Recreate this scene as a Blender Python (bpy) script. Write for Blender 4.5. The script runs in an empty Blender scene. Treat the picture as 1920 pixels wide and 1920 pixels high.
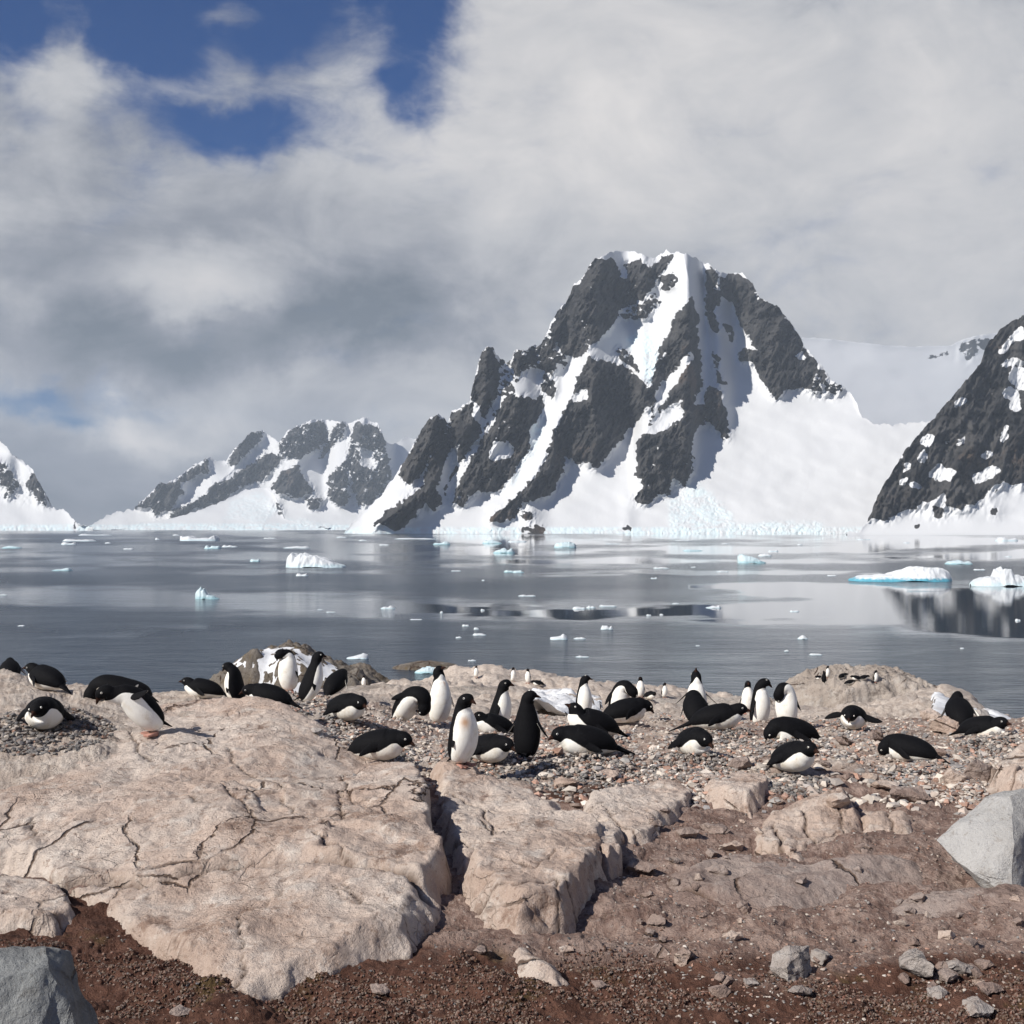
import bpy, math, random
import numpy as np
from mathutils import Vector

# ------------------------------------------------------------------ camera, sky, sun, exposure
R = math.radians
F = 2335.0                 # focal length in pixels of the 1920 px wide picture
HC = 14.0                  # camera height above the water
HZ = 988.0                 # row of the true horizon
PITCH = math.atan((HZ - 960) / F)
sc = bpy.context.scene
cam_d = bpy.data.cameras.new("camera")
cam_d.sensor_width = 36
cam_d.lens = 36 * F / 1920
cam_d.clip_start = 0.1
cam_d.clip_end = 100000
cam = bpy.data.objects.new("camera", cam_d)
sc.collection.objects.link(cam)
cam.location = (0, 0, HC)
cam.rotation_euler = (R(90) + PITCH, 0, 0)
sc.camera = cam

SUN = Vector((-0.66, -0.50, 0.62)).normalized()
sun_d = bpy.data.lights.new("sun", 'SUN')
sun_d.energy = 5.0
sun_d.angle = R(0.5)
sun_d.color = (1.0, 0.95, 0.87)
sun = bpy.data.objects.new("sun", sun_d)
sc.collection.objects.link(sun)
sun.rotation_euler = (-SUN).to_track_quat('-Z', 'Y').to_euler()
sun.location = (0, 0, 60)

sc.view_settings.view_transform = 'Standard'
sc.view_settings.look = 'None'
sc.view_settings.exposure = 0.30
sc.view_settings.gamma = 1
sc.cycles.use_denoising = True
sc.cycles.max_bounces = 6
sc.cycles.volume_bounces = 0


class NT:
    """small helper that writes shader nodes"""
    def __init__(s, tree):
        s.t = tree
        s.n = tree.nodes
        s.l = tree.links
        for x in list(s.n):
            s.n.remove(x)

    def new(s, kind, **kw):
        n = s.n.new(kind)
        for k, v in kw.items():
            setattr(n, k, v)
        return n

    def put(s, sock, v):
        if isinstance(v, (int, float)):
            sock.default_value = v
        elif isinstance(v, (tuple, list)):
            d = len(sock.default_value)
            v = tuple(v)
            sock.default_value = (v + (1.0,))[:d] if len(v) < d else v[:d]
        else:
            s.l.new(v, sock)

    def m(s, op, a, b=0.0, c=0.0, clamp=False):
        n = s.new('ShaderNodeMath', operation=op, use_clamp=clamp)
        s.put(n.inputs[0], a)
        s.put(n.inputs[1], b)
        s.put(n.inputs[2], c)
        return n.outputs[0]

    def v(s, op, a, b=(0, 0, 0), out=0, scale=None):
        n = s.new('ShaderNodeVectorMath', operation=op)
        s.put(n.inputs[0], a)
        s.put(n.inputs[1], b)
        if scale is not None:
            s.put(n.inputs['Scale'], scale)
        return n.outputs[out]

    def noise(s, vec, scale, detail=4, rough=0.55, dist=0.0, col=False):
        n = s.new('ShaderNodeTexNoise')
        s.put(n.inputs['Vector'], vec)
        s.put(n.inputs['Scale'], scale)
        s.put(n.inputs['Detail'], detail)
        s.put(n.inputs['Roughness'], rough)
        s.put(n.inputs['Distortion'], dist)
        return n.outputs['Color' if col else 'Fac']

    def ramp(s, f, lo, hi, a=0.0, b=1.0):
        n = s.new('ShaderNodeMapRange', interpolation_type='SMOOTHSTEP')
        s.put(n.inputs[0], f)
        for i, q in enumerate((lo, hi, a, b)):
            s.put(n.inputs[1 + i], q)
        return n.outputs[0]

    def mix(s, f, a, b, mode='MIX'):
        n = s.new('ShaderNodeMix', data_type='RGBA', blend_type=mode)
        s.put(n.inputs[0], f)
        s.put(n.inputs[6], a)
        s.put(n.inputs[7], b)
        return n.outputs[2]

    def attr(s, name):
        n = s.new('ShaderNodeAttribute', attribute_name=name)
        return n.outputs['Fac']

    def attrc(s, name):
        n = s.new('ShaderNodeAttribute', attribute_name=name)
        return n.outputs['Color']

    def pos(s):
        return s.new('ShaderNodeNewGeometry').outputs['Position']

    def bump(s, h, strength, dist, normal=None):
        n = s.new('ShaderNodeBump')
        s.put(n.inputs['Strength'], strength)
        s.put(n.inputs['Distance'], dist)
        s.put(n.inputs['Height'], h)
        if normal is not None:
            s.put(n.inputs['Normal'], normal)
        return n.outputs[0]

    def bsdf(s, color, rough=0.8, normal=None, **kw):
        b = s.new('ShaderNodeBsdfPrincipled')
        s.put(b.inputs['Base Color'], color)
        s.put(b.inputs['Roughness'], rough)
        if normal is not None:
            s.put(b.inputs['Normal'], normal)
        for k, v in kw.items():
            s.put(b.inputs[k.replace('_', ' ')], v)
        o = s.new('ShaderNodeOutputMaterial')
        s.l.new(b.outputs[0], o.inputs[0])
        return b


def mat(name):
    m = bpy.data.materials.new(name)
    m.use_nodes = True
    return m, NT(m.node_tree)


# sky: physical blue sky behind soft broken cloud, all in direction space
world = bpy.data.worlds.new("World")
sc.world = world
world.use_nodes = True
n = NT(world.node_tree)
sky = n.new('ShaderNodeTexSky', sky_type='NISHITA')
sky.sun_disc = False
sky.sun_elevation = math.asin(SUN.z)
sky.sun_rotation = math.atan2(SUN.x, SUN.y)
sky.air_density = 1.0
sky.dust_density = 0.3
sky.ozone_density = 3.0
tc = n.new('ShaderNodeTexCoord').outputs['Generated']
sep = n.new('ShaderNodeSeparateXYZ')
n.l.new(tc, sep.inputs[0])
az = n.m('ARCTAN2', sep.outputs[0], sep.outputs[1])
el = n.m('ARCSINE', sep.outputs[2])
cmb = n.new('ShaderNodeCombineXYZ')
n.l.new(az, cmb.inputs[0])
n.l.new(el, cmb.inputs[1])
wn = n.noise(tc, 5.0, 3, 0.5, col=True)
wn2 = n.noise(tc, 22.0, 4, 0.6, col=True)
warp = n.v('ADD', n.v('SCALE', n.v('SUBTRACT', wn, (0.5, 0.5, 0.5)), scale=0.10), n.v('SCALE', n.v('SUBTRACT', wn2, (0.5, 0.5, 0.5)), scale=0.05))
ae = n.v('ADD', cmb.outputs[0], warp)


def blobs(items):
    acc = None
    for (px, py, rx, ry, a) in items:
        azc = math.atan((px - 960) / F)
        elc = math.atan((HZ - py) / F * math.cos(azc))
        d = n.v('MULTIPLY', n.v('SUBTRACT', ae, (azc, elc, 0)), (F / rx, F / ry, 0))
        q = n.v('DOT_PRODUCT', d, d, out=1)
        g = n.m('MULTIPLY', n.m('EXPONENT', n.m('MULTIPLY', q, -1.0)), a)
        acc = g if acc is None else n.m('ADD', acc, g)
    return acc


sv = n.v('MULTIPLY', tc, (1.0, 1.0, 1.7))
gap = blobs([(30, 30, 170, 80, 1.05), (250, 60, 180, 75, .9), (290, 190, 180, 100, .9), (480, 270, 180, 65, 1.15),
             (560, -10, 280, 65, .95), (800, 70, 80, 90, 1.1), (775, 200, 60, 50, .85), (480, 110, 90, 60, .6), (580, 120, 160, 110, .38),
             (120, 712, 140, 42, 1.15), (235, 390, 80, 22, .35), (0, -150, 600, 110, .7),
             (385, 38, 60, 30, -.55), (120, 105, 55, 110, -.75), (300, 178, 140, 24, -.35), (420, 150, 70, 40, -.4),
             (1060, 0, 180, 90, -.5)])
nz1 = n.noise(sv, 6.0, 11, 0.63, 0.25)
gap = n.m('ADD', gap, n.m('MULTIPLY', n.ramp(el, 0.46, 0.75), 1.1))
gap = n.m('ADD', gap, n.m('MULTIPLY', n.ramp(sep.outputs[1], -0.1, -0.5), 0.8))
nz4 = n.noise(n.v('ADD', n.v('MULTIPLY', tc, (1.0, 1.0, 2.2)), (2.2, 5.1, 0.9)), 17.0, 9, 0.62, 0.5)
cover = n.m('ADD', n.m('SUBTRACT', 1.50, n.m('MULTIPLY', gap, 1.45)), n.m('ADD', n.m('MULTIPLY', n.m('SUBTRACT', nz1, 0.5), 2.6), n.m('MULTIPLY', n.m('SUBTRACT', nz4, 0.5), 1.5)))
cover = n.ramp(cover, -0.35, 1.40)
br = blobs([(400, 535, 130, 75, .40), (1050, 190, 330, 230, .16), (225, 765, 45, 45, .5), (310, 790, 70, 20, .25),
            (1450, 250, 400, 200, .06), (560, 715, 230, 45, .16), (600, 880, 300, 50, .1), (60, 200, 120, 110, .12),
            (500, 230, 200, 150, .05), (300, 880, 130, 25, .12), (40, 540, 60, 40, .2), (300, 330, 520, 400, -.17),
            (580, 100, 170, 110, -.22), (600, 615, 330, 70, -.46), (120, 620, 200, 90, -.36), (150, 900, 320, 90, -.42), (800, 570, 170, 90, -.2), (480, 430, 150, 60, -.12), (330, 640, 200, 60, -.2),
            (150, 470, 160, 40, -.14), (360, 420, 160, 35, -.10), (20, 780, 160, 60, -.22), (700, 330, 150, 100, -.02),
            (1200, 470, 500, 60, -.03)])
nz2 = n.noise(n.v('ADD', sv, (3.1, 1.7, 0.4)), 7.0, 10, 0.60, 0.5)
nz3 = n.noise(n.v('ADD', sv, (7.1, 4.7, 2.4)), 2.4, 4, 0.5, 0.3)
lum = n.m('ADD', n.m('ADD', 0.585, br), n.m('ADD', n.m('ADD', n.m('MULTIPLY', n.m('SUBTRACT', nz4, 0.5), 0.25), n.m('MULTIPLY', n.m('SUBTRACT', nz2, 0.5), 0.95)),
                                            n.m('MULTIPLY', n.m('SUBTRACT', nz3, 0.5), 0.30)))
cl = n.new('ShaderNodeValToRGB')
n.l.new(lum, cl.inputs[0])
e = cl.color_ramp.elements
e[0].position = 0.0
e[0].color = (0.14, 0.165, 0.20, 1)
e[1].position = 1.0
e[1].color = (0.74, 0.71, 0.69, 1)
for p_, c_ in ((0.28, (0.27, 0.285, 0.325, 1)), (0.55, (0.475, 0.48, 0.50, 1))):
    q_ = e.new(p_)
    q_.color = c_
SKY_K = 0.07
cloudcol = n.v('SCALE', cl.outputs[0], scale=0.93 / SKY_K)
skycol = n.v('MULTIPLY', sky.outputs[0], (0.024, 0.31, 0.70))
full = n.mix(cover, skycol, cloudcol)
bg = n.new('ShaderNodeBackground')
n.put(bg.inputs['Color'], full)
bg.inputs['Strength'].default_value = SKY_K
wo = n.new('ShaderNodeOutputWorld')
n.l.new(bg.outputs[0], wo.inputs[0])

# ------------------------------------------------------------------ helpers
CP, SP = math.cos(PITCH), math.sin(PITCH)


def ray(px, py):
    a = (np.asarray(px, float) - 960) / F
    b = (960 - np.asarray(py, float)) / F
    y = CP - b * SP
    z = SP + b * CP
    return a / y, z / y          # x and z per unit of distance along y


def at(px, py, d):
    rx, rz = ray(px, py)
    return rx * d, d + 0 * rx, HC + rz * d


def on_level(px, py, zrel):
    rx, rz = ray(px, py)
    d = zrel / rz
    return rx * d, d


def _h(ix, iy, iz, seed):
    h = (ix * 374761393 + iy * 668265263 + iz * 2147483647 + seed * 974634777) & 0xFFFFFFFF
    h = ((h ^ (h >> 13)) * 1274126177) & 0xFFFFFFFF
    h = ((h ^ (h >> 16)) * 2246822519) & 0xFFFFFFFF
    return h ^ (h >> 15)


G3 = np.array([(1, 1, 0), (-1, 1, 0), (1, -1, 0), (-1, -1, 0), (1, 0, 1), (-1, 0, 1), (1, 0, -1), (-1, 0, -1),
               (0, 1, 1), (0, -1, 1), (0, 1, -1), (0, -1, -1), (1, 1, 0), (-1, 1, 0), (0, -1, 1), (0, -1, -1)], float)


def perlin(x, y, z=0.0, seed=0):
    x, y, z = np.broadcast_arrays(np.asarray(x, float), np.asarray(y, float), np.asarray(z, float))
    xi, yi, zi = np.floor(x).astype(np.int64), np.floor(y).astype(np.int64), np.floor(z).astype(np.int64)
    xf, yf, zf = x - xi, y - yi, z - zi
    u, v, w = (t * t * t * (t * (t * 6 - 15) + 10) for t in (xf, yf, zf))
    out = 0
    for dx in (0, 1):
        wx = u if dx else 1 - u
        for dy in (0, 1):
            wy = v if dy else 1 - v
            for dz in (0, 1):
                wz = w if dz else 1 - w
                g = G3[_h(xi + dx, yi + dy, zi + dz, seed) & 15]
                out = out + wx * wy * wz * (g[..., 0] * (xf - dx) + g[..., 1] * (yf - dy) + g[..., 2] * (zf - dz))
    return out


def fbm(x, y, z=0.0, oct=4, seed=0, gain=0.5, ridge=False):
    s, a, f = 0, 1.0, 1.0
    for o in range(oct):
        p = perlin(x * f, y * f, np.asarray(z) * f, seed + o * 17)
        s = s + a * ((0.35 - np.abs(p)) if ridge else p)
        a *= gain
        f *= 2.03
    return s


def sstep(a, b, x):
    t = np.clip((x - a) / (b - a), 0, 1)
    return t * t * (3 - 2 * t)


def smin(a, b, k):
    h = np.clip(0.5 + 0.5 * (b - a) / k, 0, 1)
    return b * (1 - h) + a * h - k * h * (1 - h)


def seg_dist(x, y, a, b):
    ax, ay = a[0], a[1]
    bx, by = b[0] - ax, b[1] - ay
    L = bx * bx + by * by + 1e-12
    t = np.clip(((x - ax) * bx + (y - ay) * by) / L, 0, 1)
    return np.hypot(x - ax - t * bx, y - ay - t * by)


def inside(x, y, poly):
    c = np.zeros(np.shape(x), bool)
    m_ = len(poly)
    for i in range(m_):
        x0, y0 = poly[i][:2]
        x1, y1 = poly[(i + 1) % m_][:2]
        if y0 == y1:
            continue
        c ^= ((y0 > y) != (y1 > y)) & (x < (x1 - x0) * (y - y0) / (y1 - y0) + x0)
    return c


def poly_sd(x, y, poly):
    d = np.full(np.shape(x), 1e9)
    for i in range(len(poly)):
        d = np.minimum(d, seg_dist(x, y, poly[i], poly[(i + 1) % len(poly)]))
    return np.where(inside(x, y, poly), d, -d)


def line_dist(x, y, pts):
    d = np.full(np.shape(x), 1e9)
    for a, b in zip(pts[:-1], pts[1:]):
        d = np.minimum(d, seg_dist(x, y, a, b))
    return d


def mesh_obj(name, verts, faces, material, attrs=None, parent=None, smooth=True):
    """faces: int array (n,3) or (n,4), or a list of both"""
    verts = np.asarray(verts, np.float32)
    if not isinstance(faces, list):
        faces = [faces]
    faces = [np.asarray(f, np.int32) for f in faces if len(f)]
    me = bpy.data.meshes.new(name)
    me.vertices.add(len(verts))
    me.vertices.foreach_set("co", verts.ravel())
    loops = np.concatenate([f.ravel() for f in faces])
    sizes = np.concatenate([np.full(len(f), f.shape[1]) for f in faces])
    starts = np.concatenate([[0], np.cumsum(sizes)[:-1]])
    me.loops.add(len(loops))
    me.loops.foreach_set("vertex_index", loops)
    me.polygons.add(len(sizes))
    me.polygons.foreach_set("loop_start", starts.astype(np.int32))
    me.polygons.foreach_set("use_smooth", np.full(len(sizes), smooth))
    me.update(calc_edges=True)
    me.validate()
    for k, a in (attrs or {}).items():
        a = np.asarray(a, np.float32)
        if a.ndim == 1:
            t = me.attributes.new(k, 'FLOAT', 'POINT')
            t.data.foreach_set("value", a)
        else:
            t = me.attributes.new(k, 'FLOAT_COLOR', 'POINT')
            t.data.foreach_set("color", np.c_[a, np.ones(len(a))].astype(np.float32).ravel())
    me.materials.append(material)
    o = bpy.data.objects.new(name, me)
    sc.collection.objects.link(o)
    if parent is not None:
        o.parent = parent
    return o


def tag(o, label=None, cat=None, group=None, kind=None):
    if label:
        o['label'] = label
    if cat:
        o['category'] = cat
    if group:
        o['group'] = group
    if kind:
        o['kind'] = kind
    return o


def grid_faces(nr, nc):
    i = np.arange(nr - 1)[:, None] * nc + np.arange(nc - 1)[None, :]
    return np.stack([i, i + 1, i + nc + 1, i + nc], -1).reshape(-1, 4)


# ------------------------------------------------------------------ materials
def rock_material(name, a, b, stain, white, dark=(0.05, 0.042, 0.038), sc_=1.0, moss=0.0, bumpk=1.0):
    m, n = mat(name)
    p = n.v('SCALE', n.pos(), scale=sc_)
    big = n.noise(p, 0.9, 5, 0.6)
    mid = n.noise(p, 5.0, 8, 0.68)
    fine = n.noise(p, 38.0, 5, 0.7)
    vfine = n.noise(p, 130.0, 3, 0.7)
    c = n.mix(n.ramp(big, 0.35, 0.65), a, b)
    c = n.mix(n.ramp(n.noise(p, 0.55, 4, 0.65, 0.3), 0.46, 0.62, 0, 0.55), c, white)
    c = n.mix(n.ramp(n.noise(p, 1.7, 6, 0.75, 0.3), 0.54, 0.70, 0, 0.7), c, stain)
    c = n.mix(n.ramp(mid, 0.50, 0.68, 0, 0.75), c, white)
    c = n.mix(n.ramp(n.noise(p, 3.1, 8, 0.72), 0.55, 0.66, 0, 0.8), c, stain)
    c = n.mix(n.ramp(fine, 0.60, 0.74, 0, 0.75), c, dark)
    c = n.mix(n.ramp(n.noise(p, 60.0, 3, 0.6), 0.60, 0.72, 0, 0.6), c, white)
    c = n.mix(n.ramp(n.noise(p, 15.0, 6, 0.75), 0.57, 0.64, 0, 0.65), c, stain)
    c = n.mix(n.ramp(vfine, 0.3, 0.7, 0.25, 0), c, stain)
    wp = n.v('ADD', p, n.v('SCALE', n.noise(p, 2.2, 5, 0.65, col=True), scale=0.20))
    vo = n.new('ShaderNodeTexVoronoi', feature='DISTANCE_TO_EDGE')
    n.put(vo.inputs['Vector'], n.v('MULTIPLY', wp, (1.0, 0.6, 1.6)))
    n.put(vo.inputs['Scale'], 1.5)
    frac = n.m('MULTIPLY', n.ramp(vo.outputs[0], 0.022, 0.004), n.ramp(n.noise(p, 0.8, 3, 0.5), 0.49, 0.57))
    vo2 = n.new('ShaderNodeTexVoronoi', feature='DISTANCE_TO_EDGE')
    n.put(vo2.inputs['Vector'], n.v('MULTIPLY', wp, (0.7, 1.3, 1.6)))
    n.put(vo2.inputs['Scale'], 5.0)
    frac2 = n.m('MULTIPLY', n.ramp(vo2.outputs[0], 0.035, 0.004), n.ramp(n.noise(p, 1.7, 3, 0.5), 0.52, 0.60))
    frac = n.m('MAXIMUM', frac, n.m('MULTIPLY', frac2, 0.22))
    crk = n.m('MAXIMUM', n.attr('crack'), frac)
    c = n.mix(n.m('MULTIPLY', crk, 0.92), c, (0.085, 0.052, 0.036))
    hgt = n.m('ADD', n.m('MULTIPLY', fine, 0.30), n.m('ADD', n.m('MULTIPLY', mid, 1.7), n.m('MULTIPLY', vfine, 0.10)))
    hgt = n.m('SUBTRACT', hgt, n.m('MULTIPLY', frac, 0.9))
    bn = n.bump(hgt, 0.9 * bumpk, 0.045 / sc_)
    n.bsdf(c, 0.9, bn, Specular_IOR_Level=0.2)
    return m


M_slab = rock_material("pale_rock", (0.525, 0.42, 0.355), (0.44, 0.335, 0.275), (0.21, 0.135, 0.10), (0.66, 0.60, 0.54))
M_far_rock = rock_material("shore_rock", (0.40, 0.345, 0.30), (0.33, 0.28, 0.24), (0.16, 0.13, 0.11), (0.5, 0.46, 0.42), sc_=0.3)
M_dark_rock = rock_material("wet_rock", (0.16, 0.135, 0.115), (0.10, 0.085, 0.07), (0.10, 0.07, 0.03), (0.24, 0.22, 0.2), sc_=0.25)
M_grey = rock_material("grey_stone", (0.22, 0.225, 0.225), (0.15, 0.155, 0.157), (0.13, 0.12, 0.11), (0.33, 0.34, 0.34), bumpk=1.0)
M_blue_grey = rock_material("slate_grey_stone", (0.42, 0.415, 0.405), (0.36, 0.35, 0.34), (0.28, 0.25, 0.225), (0.52, 0.51, 0.50), bumpk=1.0)
M_stone = rock_material("loose_stone", (0.40, 0.365, 0.34), (0.34, 0.30, 0.275), (0.22, 0.17, 0.145), (0.50, 0.47, 0.44))
M_scree = rock_material("scree_stone", (0.31, 0.235, 0.20), (0.25, 0.18, 0.152), (0.14, 0.095, 0.08), (0.42, 0.36, 0.325))

# ground
M_ground, n = mat("soil")
p = n.pos()
soil = n.attr('soil')       # 1 dark mossy soil, 0 pink dusty rock
big = n.noise(p, 1.3, 5, 0.6)
mid = n.noise(p, 7.0, 6, 0.7, 0.4)
fine = n.noise(p, 45.0, 5, 0.7)
dust = n.mix(n.ramp(mid, 0.38, 0.64), (0.185, 0.12, 0.098), (0.345, 0.255, 0.215))
dust = n.mix(n.ramp(fine, 0.56, 0.70, 0, 0.8), dust, (0.5, 0.43, 0.38))
dust = n.mix(n.ramp(n.noise(p, 22.0, 5, 0.7), 0.55, 0.66, 0, 0.8), dust, (0.10, 0.065, 0.05))
dirt = n.mix(n.ramp(mid, 0.35, 0.65), (0.058, 0.027, 0.019), (0.13, 0.066, 0.047))
dirt = n.mix(n.ramp(fine, 0.56, 0.72, 0, 0.8), dirt, (0.22, 0.14, 0.105))
dirt = n.mix(n.ramp(n.noise(p, 2.6, 4, 0.6), 0.58, 0.7, 0, 0.5), dirt, (0.11, 0.085, 0.03))
pale = n.mix(n.ramp(mid, 0.4, 0.6), (0.40, 0.33, 0.28), (0.55, 0.48, 0.42))
pale = n.mix(n.ramp(n.noise(p, 22.0, 5, 0.7), 0.58, 0.68, 0, 0.7), pale, (0.16, 0.115, 0.09))
dust = n.mix(n.ramp(n.m('ADD', n.attr('pale'), n.m('MULTIPLY', n.m('SUBTRACT', big, 0.5), 0.9)), 0.35, 0.65), dust, pale)
c = n.mix(n.ramp(n.m('ADD', soil, n.m('MULTIPLY', n.m('SUBTRACT', mid, 0.5), 0.9)), 0.3, 0.7), dust, dirt)
bn = n.bump(n.m('ADD', n.m('MULTIPLY', fine, 0.7), n.m('MULTIPLY', mid, 1.5)), 1.0, 0.035)
n.bsdf(c, 0.95, bn, Specular_IOR_Level=0.15)

# snow and mountain rock
M_mtn, n = mat("snow_and_rock")
p = n.pos()
f = n.attr('rock')
fn = n.m('ADD', f, n.m('MULTIPLY', n.m('SUBTRACT', n.noise(p, 0.07, 5, 0.7), 0.5), 7.0))
isr = n.ramp(fn, -0.7, 0.7)
rn = n.noise(n.v('MULTIPLY', p, (1, 1, 0.45)), 0.02, 8, 0.68, 0.6)
rc = n.mix(n.ramp(rn, 0.32, 0.68), (0.011, 0.0115, 0.013), (0.070, 0.067, 0.065))
rc = n.mix(n.m('MULTIPLY', n.ramp(n.noise(p, 0.006, 4, 0.6), 0.60, 0.74), 0.55), rc, (0.13, 0.085, 0.055))
ice = n.attr('ice')
icn = n.noise(p, 0.05, 6, 0.7, 0.6)
sn = n.mix(n.m('MULTIPLY', ice, n.ramp(icn, 0.35, 0.6)), (0.62, 0.63, 0.645), (0.64, 0.78, 0.82))
rgh = n.noise(n.v('MULTIPLY', p, (1, 1, 0.6)), 0.045, 8, 0.7)
bn1 = n.bump(rgh, n.m('ADD', n.m('MULTIPLY', isr, 0.95), n.m('ADD', 0.012, n.m('MULTIPLY', ice, 0.30))), 9.0)
n.bsdf(n.mix(isr, sn, rc), n.m('ADD', 0.65, n.m('MULTIPLY', isr, 0.25)), bn1, Specular_IOR_Level=0.2)

M_snow, n = mat("old_snow")
p = n.pos()
sn = n.mix(n.ramp(n.noise(p, 1.5, 5, 0.6), 0.45, 0.75, 0, 0.6), (0.66, 0.67, 0.69), (0.46, 0.43, 0.41))
n.bsdf(sn, 0.7, n.bump(n.noise(p, 3, 5, 0.6), 0.5, 0.15), Specular_IOR_Level=0.2)


def ice_mat(name, a, b):
    m, n = mat(name)
    p = n.pos()
    z = n.new('ShaderNodeSeparateXYZ')
    n.l.new(p, z.inputs[0])
    k = n.m('ADD', n.m('MULTIPLY', n.m('SUBTRACT', n.noise(p, 0.9, 5, 0.6), 0.5), 0.9), n.attr('low'))
    c = n.mix(n.ramp(k, 0.35, 0.75), a, b)
    n.bsdf(c, 0.45, n.bump(n.noise(p, 1.6, 6, 0.65), 0.7, 0.25), Specular_IOR_Level=0.4)
    return m


M_ice = ice_mat("white_ice", (0.60, 0.625, 0.65), (0.52, 0.63, 0.67))
M_ice_blue = ice_mat("cyan_ice", (0.52, 0.63, 0.67), (0.30, 0.48, 0.53))
M_ice_deep = ice_mat("blue_foot_ice", (0.74, 0.76, 0.78), (0.10, 0.36, 0.47))

# water
M_water, n = mat("water")
p = n.pos()
ruf = n.attr('ruffle')
ds = n.v('LENGTH', n.v('SUBTRACT', p, (0, 0, HC)), out=1)
w1 = n.noise(n.v('MULTIPLY', p, (0.5, 1.0, 1)), 0.9, 6, 0.65)
w2 = n.noise(n.v('MULTIPLY', p, (0.35, 1.0, 1)), 0.22, 4, 0.6)
w = n.m('ADD', w1, n.m('MULTIPLY', w2, 1.2))
bstr = n.m('ADD', 0.008, n.m('MULTIPLY', ruf, 0.85))
bn = n.bump(w, bstr, 0.95)
n.bsdf((0.014, 0.028, 0.048), n.m('ADD', 0.02, n.m('MULTIPLY', ruf, 0.27)), bn, IOR=1.333)

# pebbles
M_peb, n = mat("pebble")
p = n.pos()
c = n.mix(n.ramp(n.noise(p, 60, 4, 0.6), 0.4, 0.7, 0, 0.45), n.attrc('tone'), (0.42, 0.36, 0.31))
n.bsdf(c, 0.85, n.bump(n.noise(p, 90, 3, 0.6), 0.5, 0.006), Specular_IOR_Level=0.25)

# penguins
M_peng, n = mat("penguin_plumage")
tcn = n.new('ShaderNodeTexCoord').outputs['Object']
wv = n.m('ADD', n.attr('belly'), n.m('MULTIPLY', n.m('SUBTRACT', n.noise(tcn, 35, 3, 0.6), 0.5), 0.30))
wh = n.ramp(wv, -0.10, 0.10)
blk = n.mix(n.noise(tcn, 50, 3, 0.6), (0.002, 0.002, 0.0025), (0.007, 0.007, 0.009))
wc = n.mix(n.ramp(n.noise(tcn, 9, 4, 0.6), 0.45, 0.75, 0, 0.6), (0.84, 0.82, 0.77), (0.70, 0.64, 0.53))
wc = n.mix(n.ramp(n.noise(tcn, 5, 5, 0.7), 0.50, 0.72, 0, 0.6), wc, (0.50, 0.40, 0.28))
wc = n.mix(n.attr('stain'), wc, (0.42, 0.20, 0.08))
col = n.mix(wh, blk, wc)
col = n.mix(n.attr('skin'), col, (0.36, 0.19, 0.15))
col = n.mix(n.attr('bill'), col, (0.030, 0.014, 0.010))
n.bsdf(col, 0.75, n.bump(n.noise(n.v('MULTIPLY', tcn, (1, 1, 0.4)), 120, 4, 0.7), 0.5, 0.006), Specular_IOR_Level=0.10)

# ------------------------------------------------------------------ near ground (heights relative to the camera)
GY = np.array([4, 6, 8, 9, 10, 11, 12, 14, 16, 18, 21, 24, 30, 40, 60, 80, 95, 105, 120], float)
GP = np.array([-300, 0, 130, 300, 600, 900, 1200, 1500, 1750, 1920, 2300], float)
GZ = np.array([
    [-2.3, -2.27, -2.25, -2.1, -1.80, -1.66, -1.60, -1.60, -1.9, -2.6, -3.8, -5.2, -8, -11, -14, -16, -18, -19, -21],
    [-2.3, -2.27, -2.25, -2.1, -1.80, -1.68, -1.62, -1.66, -1.95, -2.6, -3.8, -5.2, -8, -11, -14, -16, -18, -19, -21],
    [-2.3, -2.27, -2.25, -2.1, -1.82, -1.70, -1.68, -1.78, -2.1, -2.7, -3.8, -5.2, -8, -11, -14, -16, -18, -19, -21],
    [-2.3, -2.27, -2.25, -2.15, -1.88, -1.80, -1.80, -1.90, -2.2, -2.6, -3.5, -4.6, -7, -10, -13.5, -15, -16, -18, -20],
    [-2.3, -2.27, -2.25, -2.2, -2.05, -1.98, -1.98, -2.06, -2.17, -2.42, -2.95, -3.4, -4.3, -5.6, -8.4, -11.5, -14.5, -16, -18],
    [-2.3, -2.27, -2.25, -2.2, -2.12, -2.10, -2.17, -2.32, -2.5, -2.75, -3.15, -3.55, -4.35, -5.6, -7.9, -9.7, -10.9, -14, -18],
    [-2.3, -2.27, -2.25, -2.2, -2.12, -2.10, -2.17, -2.32, -2.52, -2.75, -3.2, -3.65, -4.5, -5.8, -8.15, -10.8, -12.8, -15, -18],
    [-2.3, -2.27, -2.25, -2.2, -2.12, -2.10, -2.16, -2.32, -2.52, -2.8, -3.3, -3.8, -4.8, -6.2, -9.0, -11.8, -14.5, -16, -18],
    [-2.3, -2.27, -2.24, -2.18, -2.10, -2.08, -2.12, -2.30, -2.5, -2.9, -3.4, -3.9, -4.4, -5.35, -13, -17, -18, -19, -20],
    [-2.3, -2.25, -2.20, -2.14, -2.05, -2.02, -2.04, -2.20, -2.55, -3.1, -3.9, -4.5, -5.1, -6.35, -15, -17, -18, -19, -20],
    [-2.3, -2.25, -2.18, -2.10, -2.0, -1.98, -2.0, -2.2, -2.6, -3.2, -4.3, -5.8, -8, -11, -15, -17, -18, -19, -20]])


def smooth_interp(t, xs, Z):
    """piecewise cubic (monotone-ish hermite with smoothstep) index and weight"""
    i = np.clip(np.searchsorted(xs, t) - 1, 0, len(xs) - 2)
    w = np.clip((t - xs[i]) / (xs[i + 1] - xs[i]), 0, 1)
    return i, w


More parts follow.
